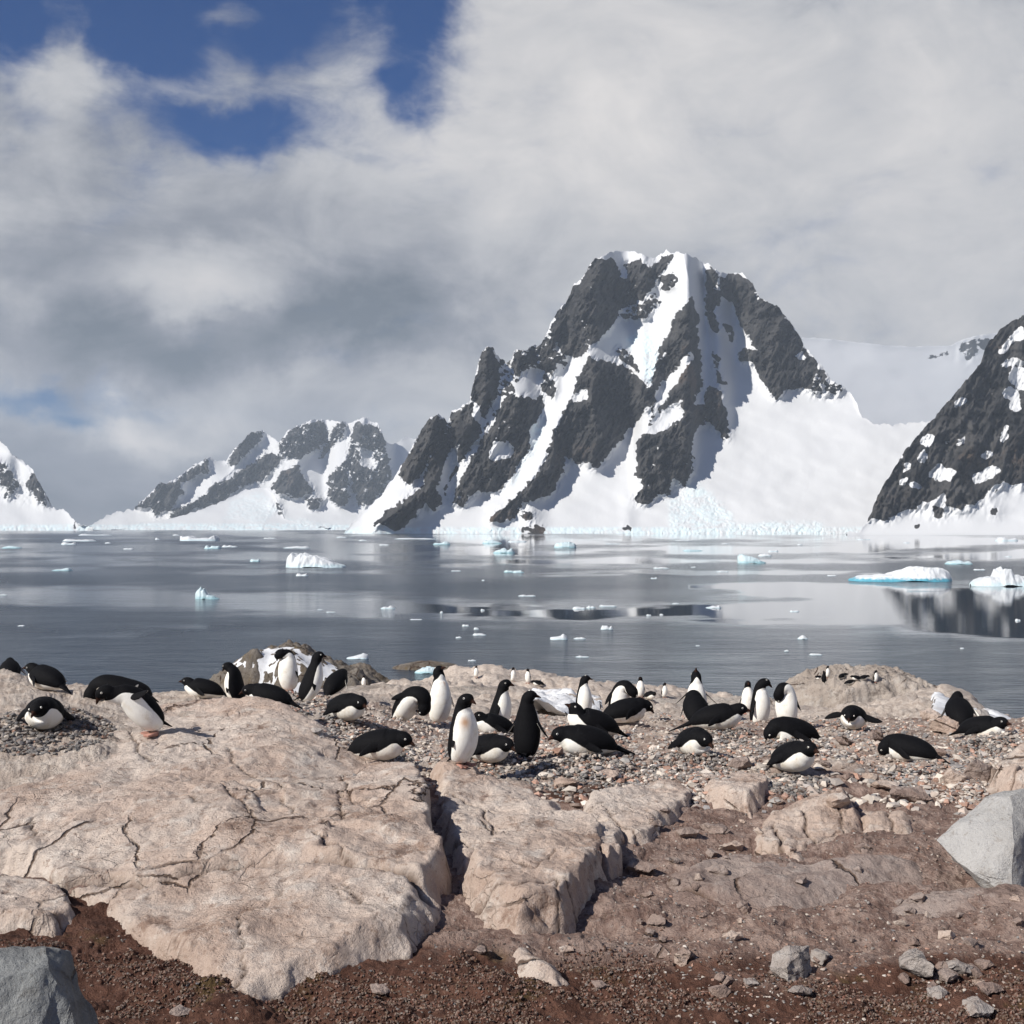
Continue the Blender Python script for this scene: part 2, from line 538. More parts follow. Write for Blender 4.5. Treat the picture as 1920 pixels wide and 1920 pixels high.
def ground_base(x, y):
    x = np.asarray(x, float)
    y = np.asarray(y, float)
    yy = np.clip(y, 3, 125)
    px = 960 + F * x / np.maximum(yy, 2.0)
    i, wi = smooth_interp(px, GP, GZ)
    wi = wi * wi * (3 - 2 * wi)
    j, wj = smooth_interp(yy, GY, GZ)
    z = (GZ[i, j] * (1 - wi) + GZ[i + 1, j] * wi) * (1 - wj) + (GZ[i, j + 1] * (1 - wi) + GZ[i + 1, j + 1] * wi) * wj
    return z


def ground_z(x, y):
    z = ground_base(x, y)
    y = np.asarray(y, float)
    far = sstep(17, 45, y)
    amp = 0.045 + 0.50 * far
    s = 1.0 / (0.9 + 5 * far)
    z = z + amp * fbm(x * 1.1 * s, y * 1.1 * s, 0, 3, 5)
    z = z + (0.020 + 0.10 * far) * fbm(x * 5 * s, y * 5 * s, 0.3, 4, 9, 0.6)
    # angular plates of bedrock showing through the dirt
    pl = fbm(x * 1.7 * s + 3, y * 2.6 * s, 0.7, 3, 21)
    q5 = pl * 5 + 0.5
    z = z + (0.075 + 0.5 * far) * (np.floor(q5) + sstep(0, .25, q5 - np.floor(q5))) / 5
    # clods
    z = z + 0.012 * (1 - far) * np.abs(fbm(x * 16, y * 16, 0.2, 2, 31))
    return z


# near rows follow what a flat ground shows at even picture steps
rows = [HC * 0 + 2.2 * F / (p_ - HZ) for p_ in np.arange(2300, 1330, -2.0)]
rows = np.array([-4.0, -1.0, 1.0, 2.0, 2.8, 3.3] + [r for r in rows if 3.5 < r < 14.9] + list(np.geomspace(14.9, 125, 330)))
cols = np.concatenate([np.linspace(-1400, -340, 60), np.arange(-330, 2260, 2.2), np.linspace(2270, 3400, 60)])
Y = rows[:, None] + 0 * cols[None, :]
X = (cols[None, :] - 960) / F * np.maximum(Y, 3.3)
Z = ground_z(X, Y)
flat = ground_base(X, Y)
pxg = cols[None, :] + 0 * Y
pyg = HZ - Z / np.maximum(Y, 3.3) * F
s_n = fbm(X * 0.9, Y * 0.9, 0, 3, 77)
soil = sstep(1700, 1900, pyg + 90 * s_n) * 1.0
soil = np.maximum(soil, sstep(0.0, 1.0, 1 - np.hypot((pxg - 1230) / 260, (pyg - 1690) / 80)) * 0.35)
soil = np.maximum(soil, sstep(700, 600, pxg) * sstep(1650, 1700, pyg))
soil = np.maximum(soil, sstep(0.0, .6, 1 - np.hypot((pxg - 1130) / 170, (pyg - 1490) / 30)) * 0.8)
soil = np.where(Y > 17, 0.12, soil)
soil = np.maximum(soil, sstep(-12.0, -12.8, Z) * 0.9 * (Y > 40))
pale_a = np.clip(sstep(1530, 1460, pyg) * (.5 + .4 * sstep(700, 500, pxg)) + sstep(16, 20, Y), 0, 1)
pale_a = np.maximum(pale_a, .38 * sstep(.0, .5, 1 - np.hypot((pxg - 1500) / 330, (pyg - 1640) / 70)))
g_o = mesh_obj("ground", np.stack([X, Y, Z + HC], -1).reshape(-1, 3), grid_faces(len(rows), len(cols)), M_ground,
               {'soil': soil.ravel(), 'pale': pale_a.ravel()})
tag(g_o, "brown dirt and rubble ground sloping down to the water", kind='structure')


# ------------------------------------------------------------------ bedrock slabs
SLABS = []


class Slab:
    def __init__(s, name, label, pts, plane, mat_=None, cracks=(), step=0.018, seed=1, rnd=0.035, rough=1.0, terr=0.05, cat="rock slab", tilt=0.0, drops=()):
        # pts: (px, py, z of the foot, steepness of the edge that follows)
        s.w = []
        for (px, py, z, k) in pts:
            x, y = on_level(px, py, z)
            s.w.append((float(x), float(y), z, k))
        s.plane = plane
        s.seed, s.rnd, s.rough, s.terr = seed, rnd, rough, terr
        s.cr = []
        for (w, dep, line) in cracks:
            ln = []
            for (px, py) in line:
                # intersect with the top plane
                rx, rz = ray(px, py)
                d = 8.0
                for _ in range(20):
                    d = float(plane(rx * d, d) / rz)
                ln.append((float(rx * d), d))
            s.cr.append((w, dep, ln))
        s.drops = []
        for (dep, line) in drops:
            s.drops.append((dep, [tuple(float(t_) for t_ in on_level(px, py, zr)) for (px, py, zr) in line]))
        xs = [q[0] for q in s.w]
        ys = [q[1] for q in s.w]
        gx = np.arange(min(xs) - 0.15, max(xs) + 0.15, step)
        gy = np.arange(min(ys) - 0.15, max(ys) + 0.15, step)
        X, Y = np.meshgrid(gx, gy)
        Z, C = s.height(X, Y, True)
        gz = ground_base(X, Y)
        keep = Z > gz - 0.16
        Zc = np.maximum(Z, gz - 0.30)
        fc = grid_faces(len(gy), len(gx))
        kf = keep.ravel()[fc].any(1)
        fc = fc[kf]
        used, inv = np.unique(fc, return_inverse=True)
        fc = inv.reshape(-1, 4)
        V = np.stack([X, Y, Zc + HC], -1).reshape(-1, 3)[used]
        # sideways displacement makes the flanks craggy
        dx = 0.018 * s.rough * fbm(V[:, 0] * 7, V[:, 1] * 7, V[:, 2] * 9, 3, seed + 50, 0.6)
        dy = 0.018 * s.rough * fbm(V[:, 0] * 7, V[:, 1] * 7, V[:, 2] * 9, 3, seed + 90, 0.6)
        V[:, 0] += dx
        V[:, 1] += dy
        s.o = mesh_obj(name, V, fc, mat_ or M_slab, {'crack': C.ravel()[used]})
        tag(s.o, label, cat, kind=None)
        SLABS.append(s)

    def height(s, x, y, full=False):
        x = np.asarray(x, float)
        y = np.asarray(y, float)
        xs = [q[0] for q in s.w]
        ys = [q[1] for q in s.w]
        ins = inside(x, y, s.w)
        zt = s.plane(x, y)
        r = s.rough
        nx = fbm(x * 1.1, y * 1.1, s.seed, 3, s.seed)
        zt = zt + 0.06 * r * nx + 0.022 * r * fbm(x * 4, y * 4, s.seed, 4, s.seed + 3, 0.6)
        zt = zt + 0.008 * r * fbm(x * 13, y * 13, 4.4, 3, s.seed + 5, 0.7)
        for (dep, poly) in s.drops:
            q = poly_sd(x + 0.02 * fbm(x * 5, y * 5, 6.1, 3, s.seed + 61), y + 0.02 * fbm(x * 5, y * 5, 7.7, 3, s.seed + 62), poly)
            zt = zt - dep * sstep(-0.008, 0.012, q)
        # bedding: low steps running across
        t = fbm(x * 0.8 + y * 0.35, y * 0.9 - x * 0.5, s.seed + .5, 3, s.seed + 8)
        tt = t * 6
        zt = zt + s.terr * ((np.floor(tt) + sstep(0.0, 0.16, tt - np.floor(tt))) / 6 + 0.2 * t)
        vein = sstep(0.014, 0.0, np.abs(fbm(x * 1.5, y * 1.2, 2.2, 4, s.seed + 12))) * sstep(0.0, 0.15, fbm(x * 0.9, y * 0.9, 8.2, 2, s.seed + 14))
        zt = zt - 0.018 * r * vein
        nb = 0.05 * fbm(x * 3, y * 3, 1.5, 4, s.seed + 40, 0.6)
        z = zt
        for i in range(len(s.w)):
            a, b = s.w[i], s.w[(i + 1) % len(s.w)]
            d = seg_dist(x, y, a, b)
            d = np.where(ins, d, -d * 1.5) + nb * (d < 0.8)
            zb = (a[2] + b[2]) / 2 - 0.04
            z = smin(z, zb + a[3] * d, s.rnd)
        C = 0.7 * vein
        wob = 0.03 * fbm(x * 4, y * 4, 3.3, 3, s.seed + 70)
        for (w, dep, ln) in s.cr:
            d = line_dist(x + wob, y + wob, ln)
            z = z - dep * sstep(w, 0, d)
            C = np.maximum(C, sstep(w * 0.8, w * 0.1, d))
        return (z, C) if full else z


def pl1(x, y):
    x = np.asarray(x, float)
    a = -2.10 + (y - 6) * 0.088 - 0.055 * np.clip(-x - 1.2, 0, 2.4) - 0.22 * sstep(-2.1, -1.1, x) * sstep(8.6, 10.4, y)
    pts = []
    for (px, py, z) in ((75, 1642, -2.13), (800, 1632, -1.985), (450, 1850, -2.215)):
        u_, v_ = on_level(px, py, z)
        pts.append((float(u_), float(v_), 1.0, z))
    A_ = np.array([q[:3] for q in pts])
    c_ = np.linalg.solve(A_, np.array([q[3] for q in pts]))
    return smin(a, c_[0] * x + c_[1] * np.asarray(y, float) + c_[2] + 0.025, 0.012)



Slab("bedrock_slab", "huge pale pink rock slab with a pointed front corner filling the lower left",
     [(450, 1872, -2.25, 1.25), (600, 1835, -2.25, 1.35), (770, 1788, -2.25, 1.6), (846, 1700, -2.22, 3),
      (850, 1655, -2.2, 4), (818, 1590, -2.15, 5), (800, 1500, -2.12, 5), (778, 1450, -2.05, 1.5),
      (735, 1436, -1.98, 1.0), (690, 1418, -1.95, 1.0), (650, 1388, -1.90, 0.8), (560, 1345, -1.87, 0.7), (400, 1336, -1.85, 0.7),
      (300, 1333, -1.80, 0.7), (200, 1345, -1.75, 0.7), (90, 1410, -1.85, 0.7), (0, 1420, -1.85, 0.7), (-400, 1420, -1.8, 2), (-600, 1640, -2.2, 3),
      (0, 1636, -2.2, 3), (75, 1650, -2.2, 3), (150, 1695, -2.24, 2.6), (262, 1765, -2.25, 2.2), (350, 1815, -2.25, 2.0)],
     pl1, step=0.0165, seed=3,
     drops=[(0.028, [(60, 1645, -2.13), (200, 1636, -2.10), (300, 1642, -2.08), (400, 1620, -2.05), (520, 1606, -2.02), (620, 1606, -2.0), (740, 1620, -1.99), (830, 1650, -1.99),
                     (900, 1750, -2.2), (500, 2100, -2.2), (100, 1900, -2.2)]),
            (0.035, [(440, 1440, -1.8), (525, 1448, -1.8), (535, 1470, -1.82), (640, 1462, -1.84), (700, 1500, -1.9), (655, 1545, -1.93), (560, 1520, -1.9), (500, 1500, -1.86)]),
            (0.03, [(620, 1545, -1.92), (720, 1560, -1.95), (800, 1600, -2.0), (740, 1616, -2.0), (600, 1600, -2.0)])],
     cracks=[(0.06, 0.09, [(75, 1642), (200, 1636), (300, 1640), (400, 1618), (520, 1606), (620, 1606), (740, 1618), (800, 1640)]),
             (0.02, 0.035, [(590, 1565), (640, 1600), (700, 1615)]),
             (0.018, 0.03, [(640, 1440), (660, 1485), (700, 1500)]),
             (0.016, 0.03, [(530, 1480), (560, 1520), (620, 1545)]),
             (0.018, 0.03, [(400, 1460), (440, 1495), (470, 1530), (468, 1545)]),
             (0.016, 0.03, [(350, 1500), (363, 1520)]), (0.016, 0.025, [(65, 1580), (110, 1565), (140, 1556)]),
             (0.012, 0.03, [(65, 1540), (66, 1580)]), (0.014, 0.025, [(0, 1585), (28, 1565)]),
             (0.018, 0.03, [(240, 1380), (262, 1420), (290, 1430)]), (0.025, 0.05, [(440, 1440), (525, 1450), (535, 1470), (480, 1480)]),
             (0.02, 0.03, [(635, 1470), (640, 1500), (655, 1540)]), (0.02, 0.03, [(420, 1400), (470, 1440), (560, 1440), (690, 1440)]),
             (0.012, 0.02, [(440, 1720), (455, 1790), (455, 1860)]), (0.012, 0.02, [(640, 1660), (690, 1680), (790, 1700)])])
Slab("bedrock_slab", "flat pale rock ledge left of the big slab behind the dark grey boulder",
     [(150, 1735, -2.26, 2.5), (146, 1700, -2.24, 2.5), (70, 1652, -2.2, 3), (-300, 1645, -2.2, 3), (-300, 1750, -2.26, 2), (100, 1752, -2.26, 2)],
     lambda x, y: -2.13 + 0 * x, seed=7, step=0.014, cracks=[(0.012, 0.02, [(0, 1700), (60, 1690), (130, 1700)])])
Slab("bedrock_slab", "pale rounded rock slab sloping below the standing penguin with the stained chest",
     [(805, 1520, -2.2, 2), (795, 1470, -2.14, 2), (800, 1452, -2.1, 1.5), (885, 1437, -2.08, 1.4), (930, 1483, -2.14, 1.5),
      (1015, 1505, -2.18, 1.5), (1075, 1530, -2.2, 1.2), (1085, 1585, -2.24, 2), (1000, 1590, -2.25, 2), (900, 1640, -2.25, 2),
      (862, 1690, -2.25, 2), (850, 1640, -2.25, 2), (820, 1580, -2.24, 2)],
     lambda x, y: -2.12 + (y - 8) * 0.05, seed=11, step=0.013,
     cracks=[(0.02, 0.03, [(830, 1490), (880, 1500), (950, 1520)]), (0.02, 0.03, [(900, 1510), (940, 1560), (1000, 1580)]),
             (0.015, 0.03, [(850, 1560), (900, 1600)])])
Slab("bedrock_slab", "long pale rock slab with a straight shadowed right end in the middle ground",
     [(1070, 1548, -2.22, 2), (1085, 1525, -2.2, 2), (1180, 1500, -2.18, 2), (1270, 1482, -2.16, 2), (1306, 1505, -2.18, 3.5),
      (1300, 1545, -2.24, 2.6), (1240, 1590, -2.25, 2.2), (1185, 1618, -2.25, 2.2), (1130, 1590, -2.25, 2), (1080, 1580, -2.25, 2)],
     lambda x, y: -2.07 + (y - 9) * 0.02, seed=14, step=0.013, cracks=[(0.014, 0.02, [(1130, 1520), (1200, 1560)])])
Slab("bedrock_slab", "thick pale rock block with a blunt front standing over dark mossy ground at centre",
     [(868, 1715, -2.26, 2.5), (862, 1680, -2.26, 2.5), (900, 1625, -2.25, 2), (990, 1580, -2.22, 2), (1100, 1570, -2.2, 3),
      (1140, 1600, -2.24, 4), (1142, 1680, -2.26, 2.8), (1060, 1752, -2.26, 1.8), (965, 1768, -2.26, 1.8), (905, 1742, -2.26, 2)],
     lambda x, y: -2.02 + (y - 7.5) * 0.03, seed=17, step=0.012,
     cracks=[(0.018, 0.03, [(880, 1650), (960, 1660), (1040, 1640), (1120, 1650)]), (0.015, 0.025, [(1040, 1640), (1050, 1700)]),
             (0.012, 0.02, [(930, 1610), (1000, 1630), (1040, 1600)])])
Slab("bedrock_slab", "small wedge shaped pale rock block beside the thick centre block",
     [(1120, 1650, -2.25, 4), (1095, 1585, -2.22, 3), (1150, 1572, -2.2, 3), (1172, 1600, -2.25, 4), (1165, 1650, -2.26, 3), (1145, 1672, -2.26, 3)],
     lambda x, y: -2.03 + 0 * x, seed=19, step=0.011)
Slab("bedrock_slab", "square pale rock block right of the nesting gravel with a vertical front face",
     [(1318, 1520, -2.2, 2.5), (1316, 1482, -2.14, 2), (1380, 1466, -2.13, 2), (1452, 1474, -2.13, 2), (1462, 1500, -2.18, 2.5),
      (1428, 1535, -2.23, 2.5), (1412, 1570, -2.24, 2), (1385, 1545, -2.24, 2.5)],
     lambda x, y: -2.03 + (y - 9.5) * 0.03, seed=23, step=0.012, cracks=[(0.012, 0.02, [(1340, 1500), (1420, 1500)])])
Slab("bedrock_slab", "low fractured pink rock outcrop with a stepped left front edge on the right side",
     [(1400, 1598, -2.25, 1.6), (1425, 1540, -2.22, 1.5), (1500, 1512, -2.19, 1.5), (1600, 1500, -2.16, 1.5), (1640, 1560, -2.2, 1.5), (1600, 1600, -2.22, 1.2),
      (1530, 1620, -2.25, 2), (1500, 1630, -2.25, 2), (1450, 1612, -2.25, 2)],
     lambda x, y: -2.13 + (y - 8.5) * 0.03, seed=29, step=0.013, terr=0.14,
     cracks=[(0.02, 0.04, [(1500, 1520), (1530, 1570), (1540, 1600)]), (0.02, 0.04, [(1450, 1540), (1480, 1600)]), (0.015, 0.03, [(1560, 1510), (1600, 1580)])])
Slab("bedrock_slab", "small tilted pink rock ledge between the fractured outcrop and the grey boulder",
     [(1600, 1578, -2.22, 2), (1598, 1530, -2.18, 1.5), (1680, 1510, -2.15, 1.5), (1725, 1545, -2.18, 2.5), (1712, 1580, -2.22, 2)],
     lambda x, y: -2.10 + 0 * x, seed=31, step=0.012, terr=0.12, cracks=[(0.015, 0.03, [(1660, 1520), (1690, 1570)])])
Slab("bedrock_slab", "broad low bedrock hump with worn dusty top in the lower right middle",
     [(1180, 1680, -2.27, 0.5), (1220, 1640, -2.26, 0.5), (1330, 1608, -2.25, 0.6), (1500, 1625, -2.25, 0.6), (1700, 1610, -2.24, 0.6), (1790, 1650, -2.25, 0.6),
      (1640, 1690, -2.27, 0.5), (1480, 1720, -2.28, 0.5), (1300, 1720, -2.28, 0.5)],
     lambda x, y: -2.17 + 0.015 * (y - 7.5), M_scree, seed=37, step=0.014, terr=0.07, cracks=[(0.02, 0.03, [(1260, 1650), (1400, 1680), (1480, 1700)])])
Slab("bedrock_slab", "long thin pink rock slab running off the right edge below the grey boulder",
     [(1640, 1720, -2.28, 0.6), (1680, 1684, -2.26, 0.7), (1800, 1670, -2.25, 0.8), (2100, 1700, -2.25, 0.8), (2100, 1790, -2.28, 0.5), (1850, 1750, -2.28, 0.5)],
     lambda x, y: -2.18 + 0 * x, M_scree, seed=41, step=0.014, terr=0.06)
Slab("bedrock_slab", "elongated pale stone slab lying flat in the dark soil at bottom centre",
     [(935, 1800, -2.27, 1.5), (950, 1772, -2.27, 1.5), (1000, 1790, -2.27, 1.5), (1075, 1845, -2.27, 1.5), (1050, 1858, -2.27, 1.5), (990, 1850, -2.27, 1.5)],
     lambda x, y: -2.20 + 0 * x, seed=43, step=0.010)
Slab("bedrock_slab", "pale cracked rock mass rising at the right edge above the grey boulder",
     [(1835, 1500, -2.12, 2), (1850, 1460, -2.08, 2), (1890, 1435, -2.05, 1.5), (1960, 1420, -2.03, 1.5), (2100, 1430, -2.03, 2), (2100, 1540, -2.15, 2), (1880, 1530, -2.15, 2)],
     lambda x, y: -1.88 + 0.05 * (y - 10), seed=47, step=0.014, terr=0.15, cracks=[(0.02, 0.04, [(1870, 1480), (1920, 1450)])])


def surf_z(x, y):
    z = ground_z(x, y)
    x = np.asarray(x, float)
    y = np.asarray(y, float)
    for s in SLABS:
        xs = [q[0] for q in s.w]
        ys = [q[1] for q in s.w]
        m_ = (x > min(xs) - .1) & (x < max(xs) + .1) & (y > min(ys) - .1) & (y < max(ys) + .1)
        if np.any(m_):
            zz = np.full(np.shape(x), -99.0)
            zz[m_] = s.height(x[m_], y[m_])
            z = np.maximum(z, zz)
    return z


def hit(px, py, lo=4.5, hi=118.0):
    """first point of the land under a pixel of the photograph"""
    rx, rz = ray(px, py)
    d = np.concatenate([np.arange(lo, 24, 0.03), np.arange(24, hi, 0.25)])
    z = surf_z(rx * d, d)
    below = (rz * d) <= z
    i = int(np.argmax(below)) if below.any() else len(d) - 1
    return float(rx * d[i]), float(d[i]), float(z[i])


# ------------------------------------------------------------------ loose stones
def autolabel(items, marks, words, sy=1.0):
    """items: (object, px, py, adjective); each gets a label from its nearest landmark, side and rank"""
    buckets = {}
    for it in items:
        o, px, py, adj = it
        best = min(marks, key=lambda q: (q[0] - px) ** 2 + ((q[1] - py) * sy) ** 2)
        dx, dy = px - best[0], (py - best[1]) * sy
        side = ("right of" if dx > 0 else "left of") if abs(dx) > abs(dy) else ("in front of" if dy > 0 else "behind")
        buckets.setdefault((best[2], side), []).append((math.hypot(dx, dy), it))
    rank = ["nearest", "second nearest", "third nearest", "fourth nearest", "fifth nearest", "sixth nearest", "seventh nearest", "eighth nearest", "ninth nearest"]
    for (nm, side), lst in buckets.items():
        lst.sort(key=lambda q: q[0])
        for i, (_, (o, px, py, adj)) in enumerate(lst):
            k = rank[min(i, 8)] + " " if len(lst) > 1 else ""
            o['label'] = "%s %s, %s%s the %s" % (adj, words, k, side, nm)


rng = np.random.default_rng(12)
import bmesh


def boulder(name, label, px, py, wpx, hpx, material, seed, cat="boulder", group=None, depth=0.8, pts=None, sub=4, rot=0.0, sink=0.15, rough=1.0, d=None):
    """angular stone: hull of a few points, then split and roughened"""
    if d is None:
        x, y, z = hit(px, py)
    else:
        rx, rz = ray(px, py)
        x, y = float(rx * d), d
        z = float(ground_z(np.array([x]), np.array([y]))[0])
    W = wpx / F * y
    H = hpx / F * y / (1 - sink) * 1.0
    r = np.random.default_rng(seed)
    if pts is None:
        pts = []
        for _ in range(13):
            v = r.normal(size=3)
            v /= np.linalg.norm(v)
            pts.append(v * np.array([0.5, 0.5 * depth, 0.5]) * r.uniform(0.85, 1.1) + np.array([0, 0, 0.5]))
    bm = bmesh.new()
    for q in pts:
        bm.verts.new((q[0] * W, q[1] * W, q[2] * H))
    bmesh.ops.convex_hull(bm, input=bm.verts)
    loose = [v for v in bm.verts if not v.link_faces]
    bmesh.ops.delete(bm, geom=loose, context='VERTS')
    for _ in range(sub):
        lng = [e_ for e_ in bm.edges if e_.calc_length() > W * 0.05]
        if not lng or len(bm.verts) > 20000:
            break
        bmesh.ops.subdivide_edges(bm, edges=lng, cuts=1, use_grid_fill=True)
        bmesh.ops.triangulate(bm, faces=bm.faces)
    V = np.array([v.co[:] for v in bm.verts])
    s_ = 1.0 / W
    k = 0.055 * W * rough
    for ax in range(3):
        V[:, ax] += k * fbm(V[:, 0] * s_ * 3, V[:, 1] * s_ * 3, V[:, 2] * s_ * 3 + ax * 9 + seed, 4, seed + ax, 0.55)
    fc = np.array([[v.index for v in f_.verts] for f_ in bm.faces])
    bm.verts.index_update()
    fc = np.array([[v.index for v in f_.verts] for f_ in bm.faces])
    bm.free()
    V[:, 2] -= sink * H
    o = mesh_obj(name, V, fc, material, {'crack': np.zeros(len(V))}, smooth=(sub > 2))
    if sub > 2:
        o.data.polygons.foreach_set("use_smooth", np.ones(len(o.data.polygons), bool))
        sh = o.data
        try:
            sh.set_sharp_from_angle(angle=R(32))
        except Exception:
            pass
    o.location = (x, y, z + HC)
    o.rotation_euler = (0, 0, rot)
    tag(o, label, cat, group)
    return o


# dark grey boulder in the lower left corner
boulder("boulder", "dark blue grey angular boulder in the bottom left corner casting a shadow on the soil", 60, 1990, 265, 268, M_grey, 3,
        pts=[(-.8, 0, .93), (-.8, .4, .9), (.03, .2, 1.0), (.13, 0, .93), (.0, -.32, .52), (.33, -.05, .56), (.47, -.1, 0), (.18, -.5, 0), (-.8, -.5, 0),
             (-.8, -.42, .45), (.5, .4, 0), (-.8, .4, 0), (.12, .4, .88), (-.35, -.2, .86)], sub=5, sink=0.03, d=4.95, rough=0.8)
boulder("boulder", "large light grey split boulder with a pointed left end at the right edge", 1880, 1655, 300, 160, M_blue_grey, 5,
        pts=[(-.40, .05, .50), (-.36, -.06, .42), (-.15, -.2, .0), (-.08, -.36, .0), (.7, .35, .0), (.7, .6, .0), (-.2, .3, 0.1), (0.0, .25, 0.90), (.08, .08, 1.0),
             (.7, .5, 1.1), (-.14, -.26, .30), (.0, -.2, .55)], sub=5, sink=0.02, rough=0.45)
STN = [  # px, foot py, width, height, material, what sets it apart
    (1492, 1832, 100, 82, M_blue_grey, "triangular light grey stone with a split face in the lower right soil"),
    (1538, 1808, 44, 40, M_blue_grey, "small grey shard leaning on the triangular grey stone"),
    (1722, 1826, 82, 62, M_blue_grey, "wedge shaped grey stone with dark right side in the lower right"),
    (1795, 1832, 62, 36, M_grey, "flat grey stone next to the wedge shaped grey one"),
    (1480, 1828, 0, 0, None, ""),
    (1060, 1792, 34, 12, M_slab, "small flat pale chip on dark soil just above the elongated slab"),
    (1375, 1762, 44, 20, M_slab, "small tan rounded stone left of the triangular grey stone"),
    (1285, 1806, 40, 26, M_scree, "small tan stone in the brown soil right of the centre block"),
    (1230, 1738, 46, 24, M_scree, "low brown stone lying just right of the centre block's foot"),
    (1400, 1712, 40, 18, M_scree, "little round brown stone on the low bedrock hump"),
    (1500, 1868, 46, 22, M_grey, "small square grey stone under the triangular grey stone"),
    (1465, 1812, 0, 0, None, ""),
    (1410, 1850, 40, 18, M_grey, "flattened small grey stone half sunk in moss"),
    (1755, 1870, 46, 26, M_grey, "thin grey splinter of stone in the moss at lower right"),
    (1855, 1862, 54, 26, M_scree, "blunt brown stone near the right edge in the moss"),
    (1560, 1548, 0, 0, None, ""),
    (1570, 1512, 56, 40, M_slab, "pale blocky stone behind the fractured outcrop"),
    (1660, 1480, 60, 34, M_slab, "pale tilted stone below the penguin lying at far right of the gravel"),
    (1700, 1505, 90, 36, M_scree, "long flat pink stone in front of the grey boulder's left end"),
    (1790, 1470, 60, 44, M_slab, "pale stone below the pyramid shaped one"),
    (1845, 1468, 74, 66, M_scree, "pyramid shaped tan stone leaning at the right edge"),
    (1745, 1350, 46, 34, M_slab, "pale cream stone left of the hunched penguin at far right"),
    (1772, 1374, 60, 46, M_slab, "broad pale boulder just below the hunched penguin at far right"),
    (1838, 1352, 44, 36, M_grey, "rounded grey stone behind the right pair of penguins"),
    (1585, 1395, 40, 30, M_scree, "upright tan stone below the penguin with spread flippers"),
    (1640, 1392, 38, 36, M_scree, "reddish upright stone right of the tan one"),
    (1665, 1448, 0, 0, None, ""),
    (1140, 1458, 48, 22, M_slab, "flat pale stone in grey nest gravel at the centre"),
    (1065, 1474, 56, 24, M_slab, "flat pale stone lying left in the grey nest gravel"),
    (1390, 1440, 52, 32, M_scree, "buff stone half buried beside the penguin facing us"),
    (1330, 1462, 40, 18, M_slab, "small pale stone in front of the nest of the penguin facing us"),
    (590, 1374, 30, 14, M_grey, "small dark stone at the back edge of the big slab"),
    (1085, 1545, 0, 0, None, ""),
    (1120, 1852, 40, 16, M_scree, "low brown stone in the moss right of the elongated slab"),
    (1600, 1640, 0, 0, None, ""),
    (1620, 1462, 60, 26, M_slab, "wide low pale stone among the rubble"),
    (1545, 1442, 30, 18, M_scree, "little buff stone right of the crouching penguin in front"),
    (1760, 1418, 34, 22, M_scree, "small pink stone above the penguin lying at far right of the gravel"),
    (1345, 1640, 44, 24, M_scree, "small tan stone above the bedrock hump"),
    (1290, 1575, 48, 26, M_scree, "small tan stone below the right end of the long slab"),
    (1340, 1560, 64, 22, M_scree, "flat tan stone below the square block"),
    (1370, 1600, 56, 24, M_slab, "pale low stone left of the fractured outcrop"),
    (1200, 1632, 70, 30, M_scree, "brown wedge of rock in the shaded gap right of the small block"),
    (340, 1900, 46, 20, M_scree, "brown clod like stone beside the dark boulder's shadow"),
    (715, 1862, 54, 16, M_scree, "thin flat brown stone in front of the big slab"),
    (1830, 1905, 80, 34, M_grey, "grey stone cut by the bottom right border"),
    (905, 1792, 36, 18, M_scree, "small brown stone just left of the elongated slab"),
]
k_ = 0
for (px, py, w_, h_, m_, lb) in STN:
    if m_ is None:
        continue
    k_ += 1
    boulder("stone", lb, px, py, w_, h_ * .7, M_stone if m_ in (M_grey, M_blue_grey) else m_, 100 + k_, cat="stone", depth=0.9, sub=4, sink=0.22, rot=float(rng.uniform(-.4, .4)))
loose = []
for i in range(90):   # nameless broken rocks lying in the rubble
    if i < 70:
        px, py = rng.uniform(1190, 1915), rng.uniform(1500, 1890)
        s_ = rng.uniform(12, 34) * (0.5 + (py - 1350) / 500)
    else:
        px, py = rng.uniform(1230, 1915), rng.uniform(1385, 1500)
        s_ = rng.uniform(14, 34)
    m_ = [M_scree, M_scree, M_slab, M_scree][rng.integers(4)]
    loose.append((boulder("stone", "small broken rock lying in the brown rubble", px, py, s_, s_ * rng.uniform(.3, .5), m_,
            300 + i, cat="stone", group="small broken rocks in the rubble", sub=2, sink=0.35, rot=float(rng.uniform(0, 3))), px, py, "small pale" if m_ is M_slab else "small brown"))
autolabel(loose, [(1492, 1800, "triangular grey stone"), (1722, 1800, "wedge shaped grey stone"), (1840, 1600, "large split boulder"), (1460, 1570, "fractured outcrop"),
                  (1385, 1510, "square pale block"), (1140, 1630, "small wedge block"), (1690, 1545, "tilted pink ledge"), (1845, 1450, "pyramid shaped stone"),
                  (1230, 1540, "long slab's right end"), (1300, 1420, "penguin facing us"), (1487, 1440, "crouching penguin"), (1708, 1430, "penguin lying alone"),
                  (1600, 1350, "penguin with spread flippers"), (1300, 1675, "low bedrock hump's left end"), (1620, 1670, "low bedrock hump's right end"),
                  (1840, 1720, "thin slab at the edge"), (1830, 1885, "grey stone cut by the border"), (1500, 1880, "small square grey stone"), (1250, 1850, "brown stone in the moss")],
          "broken rock")

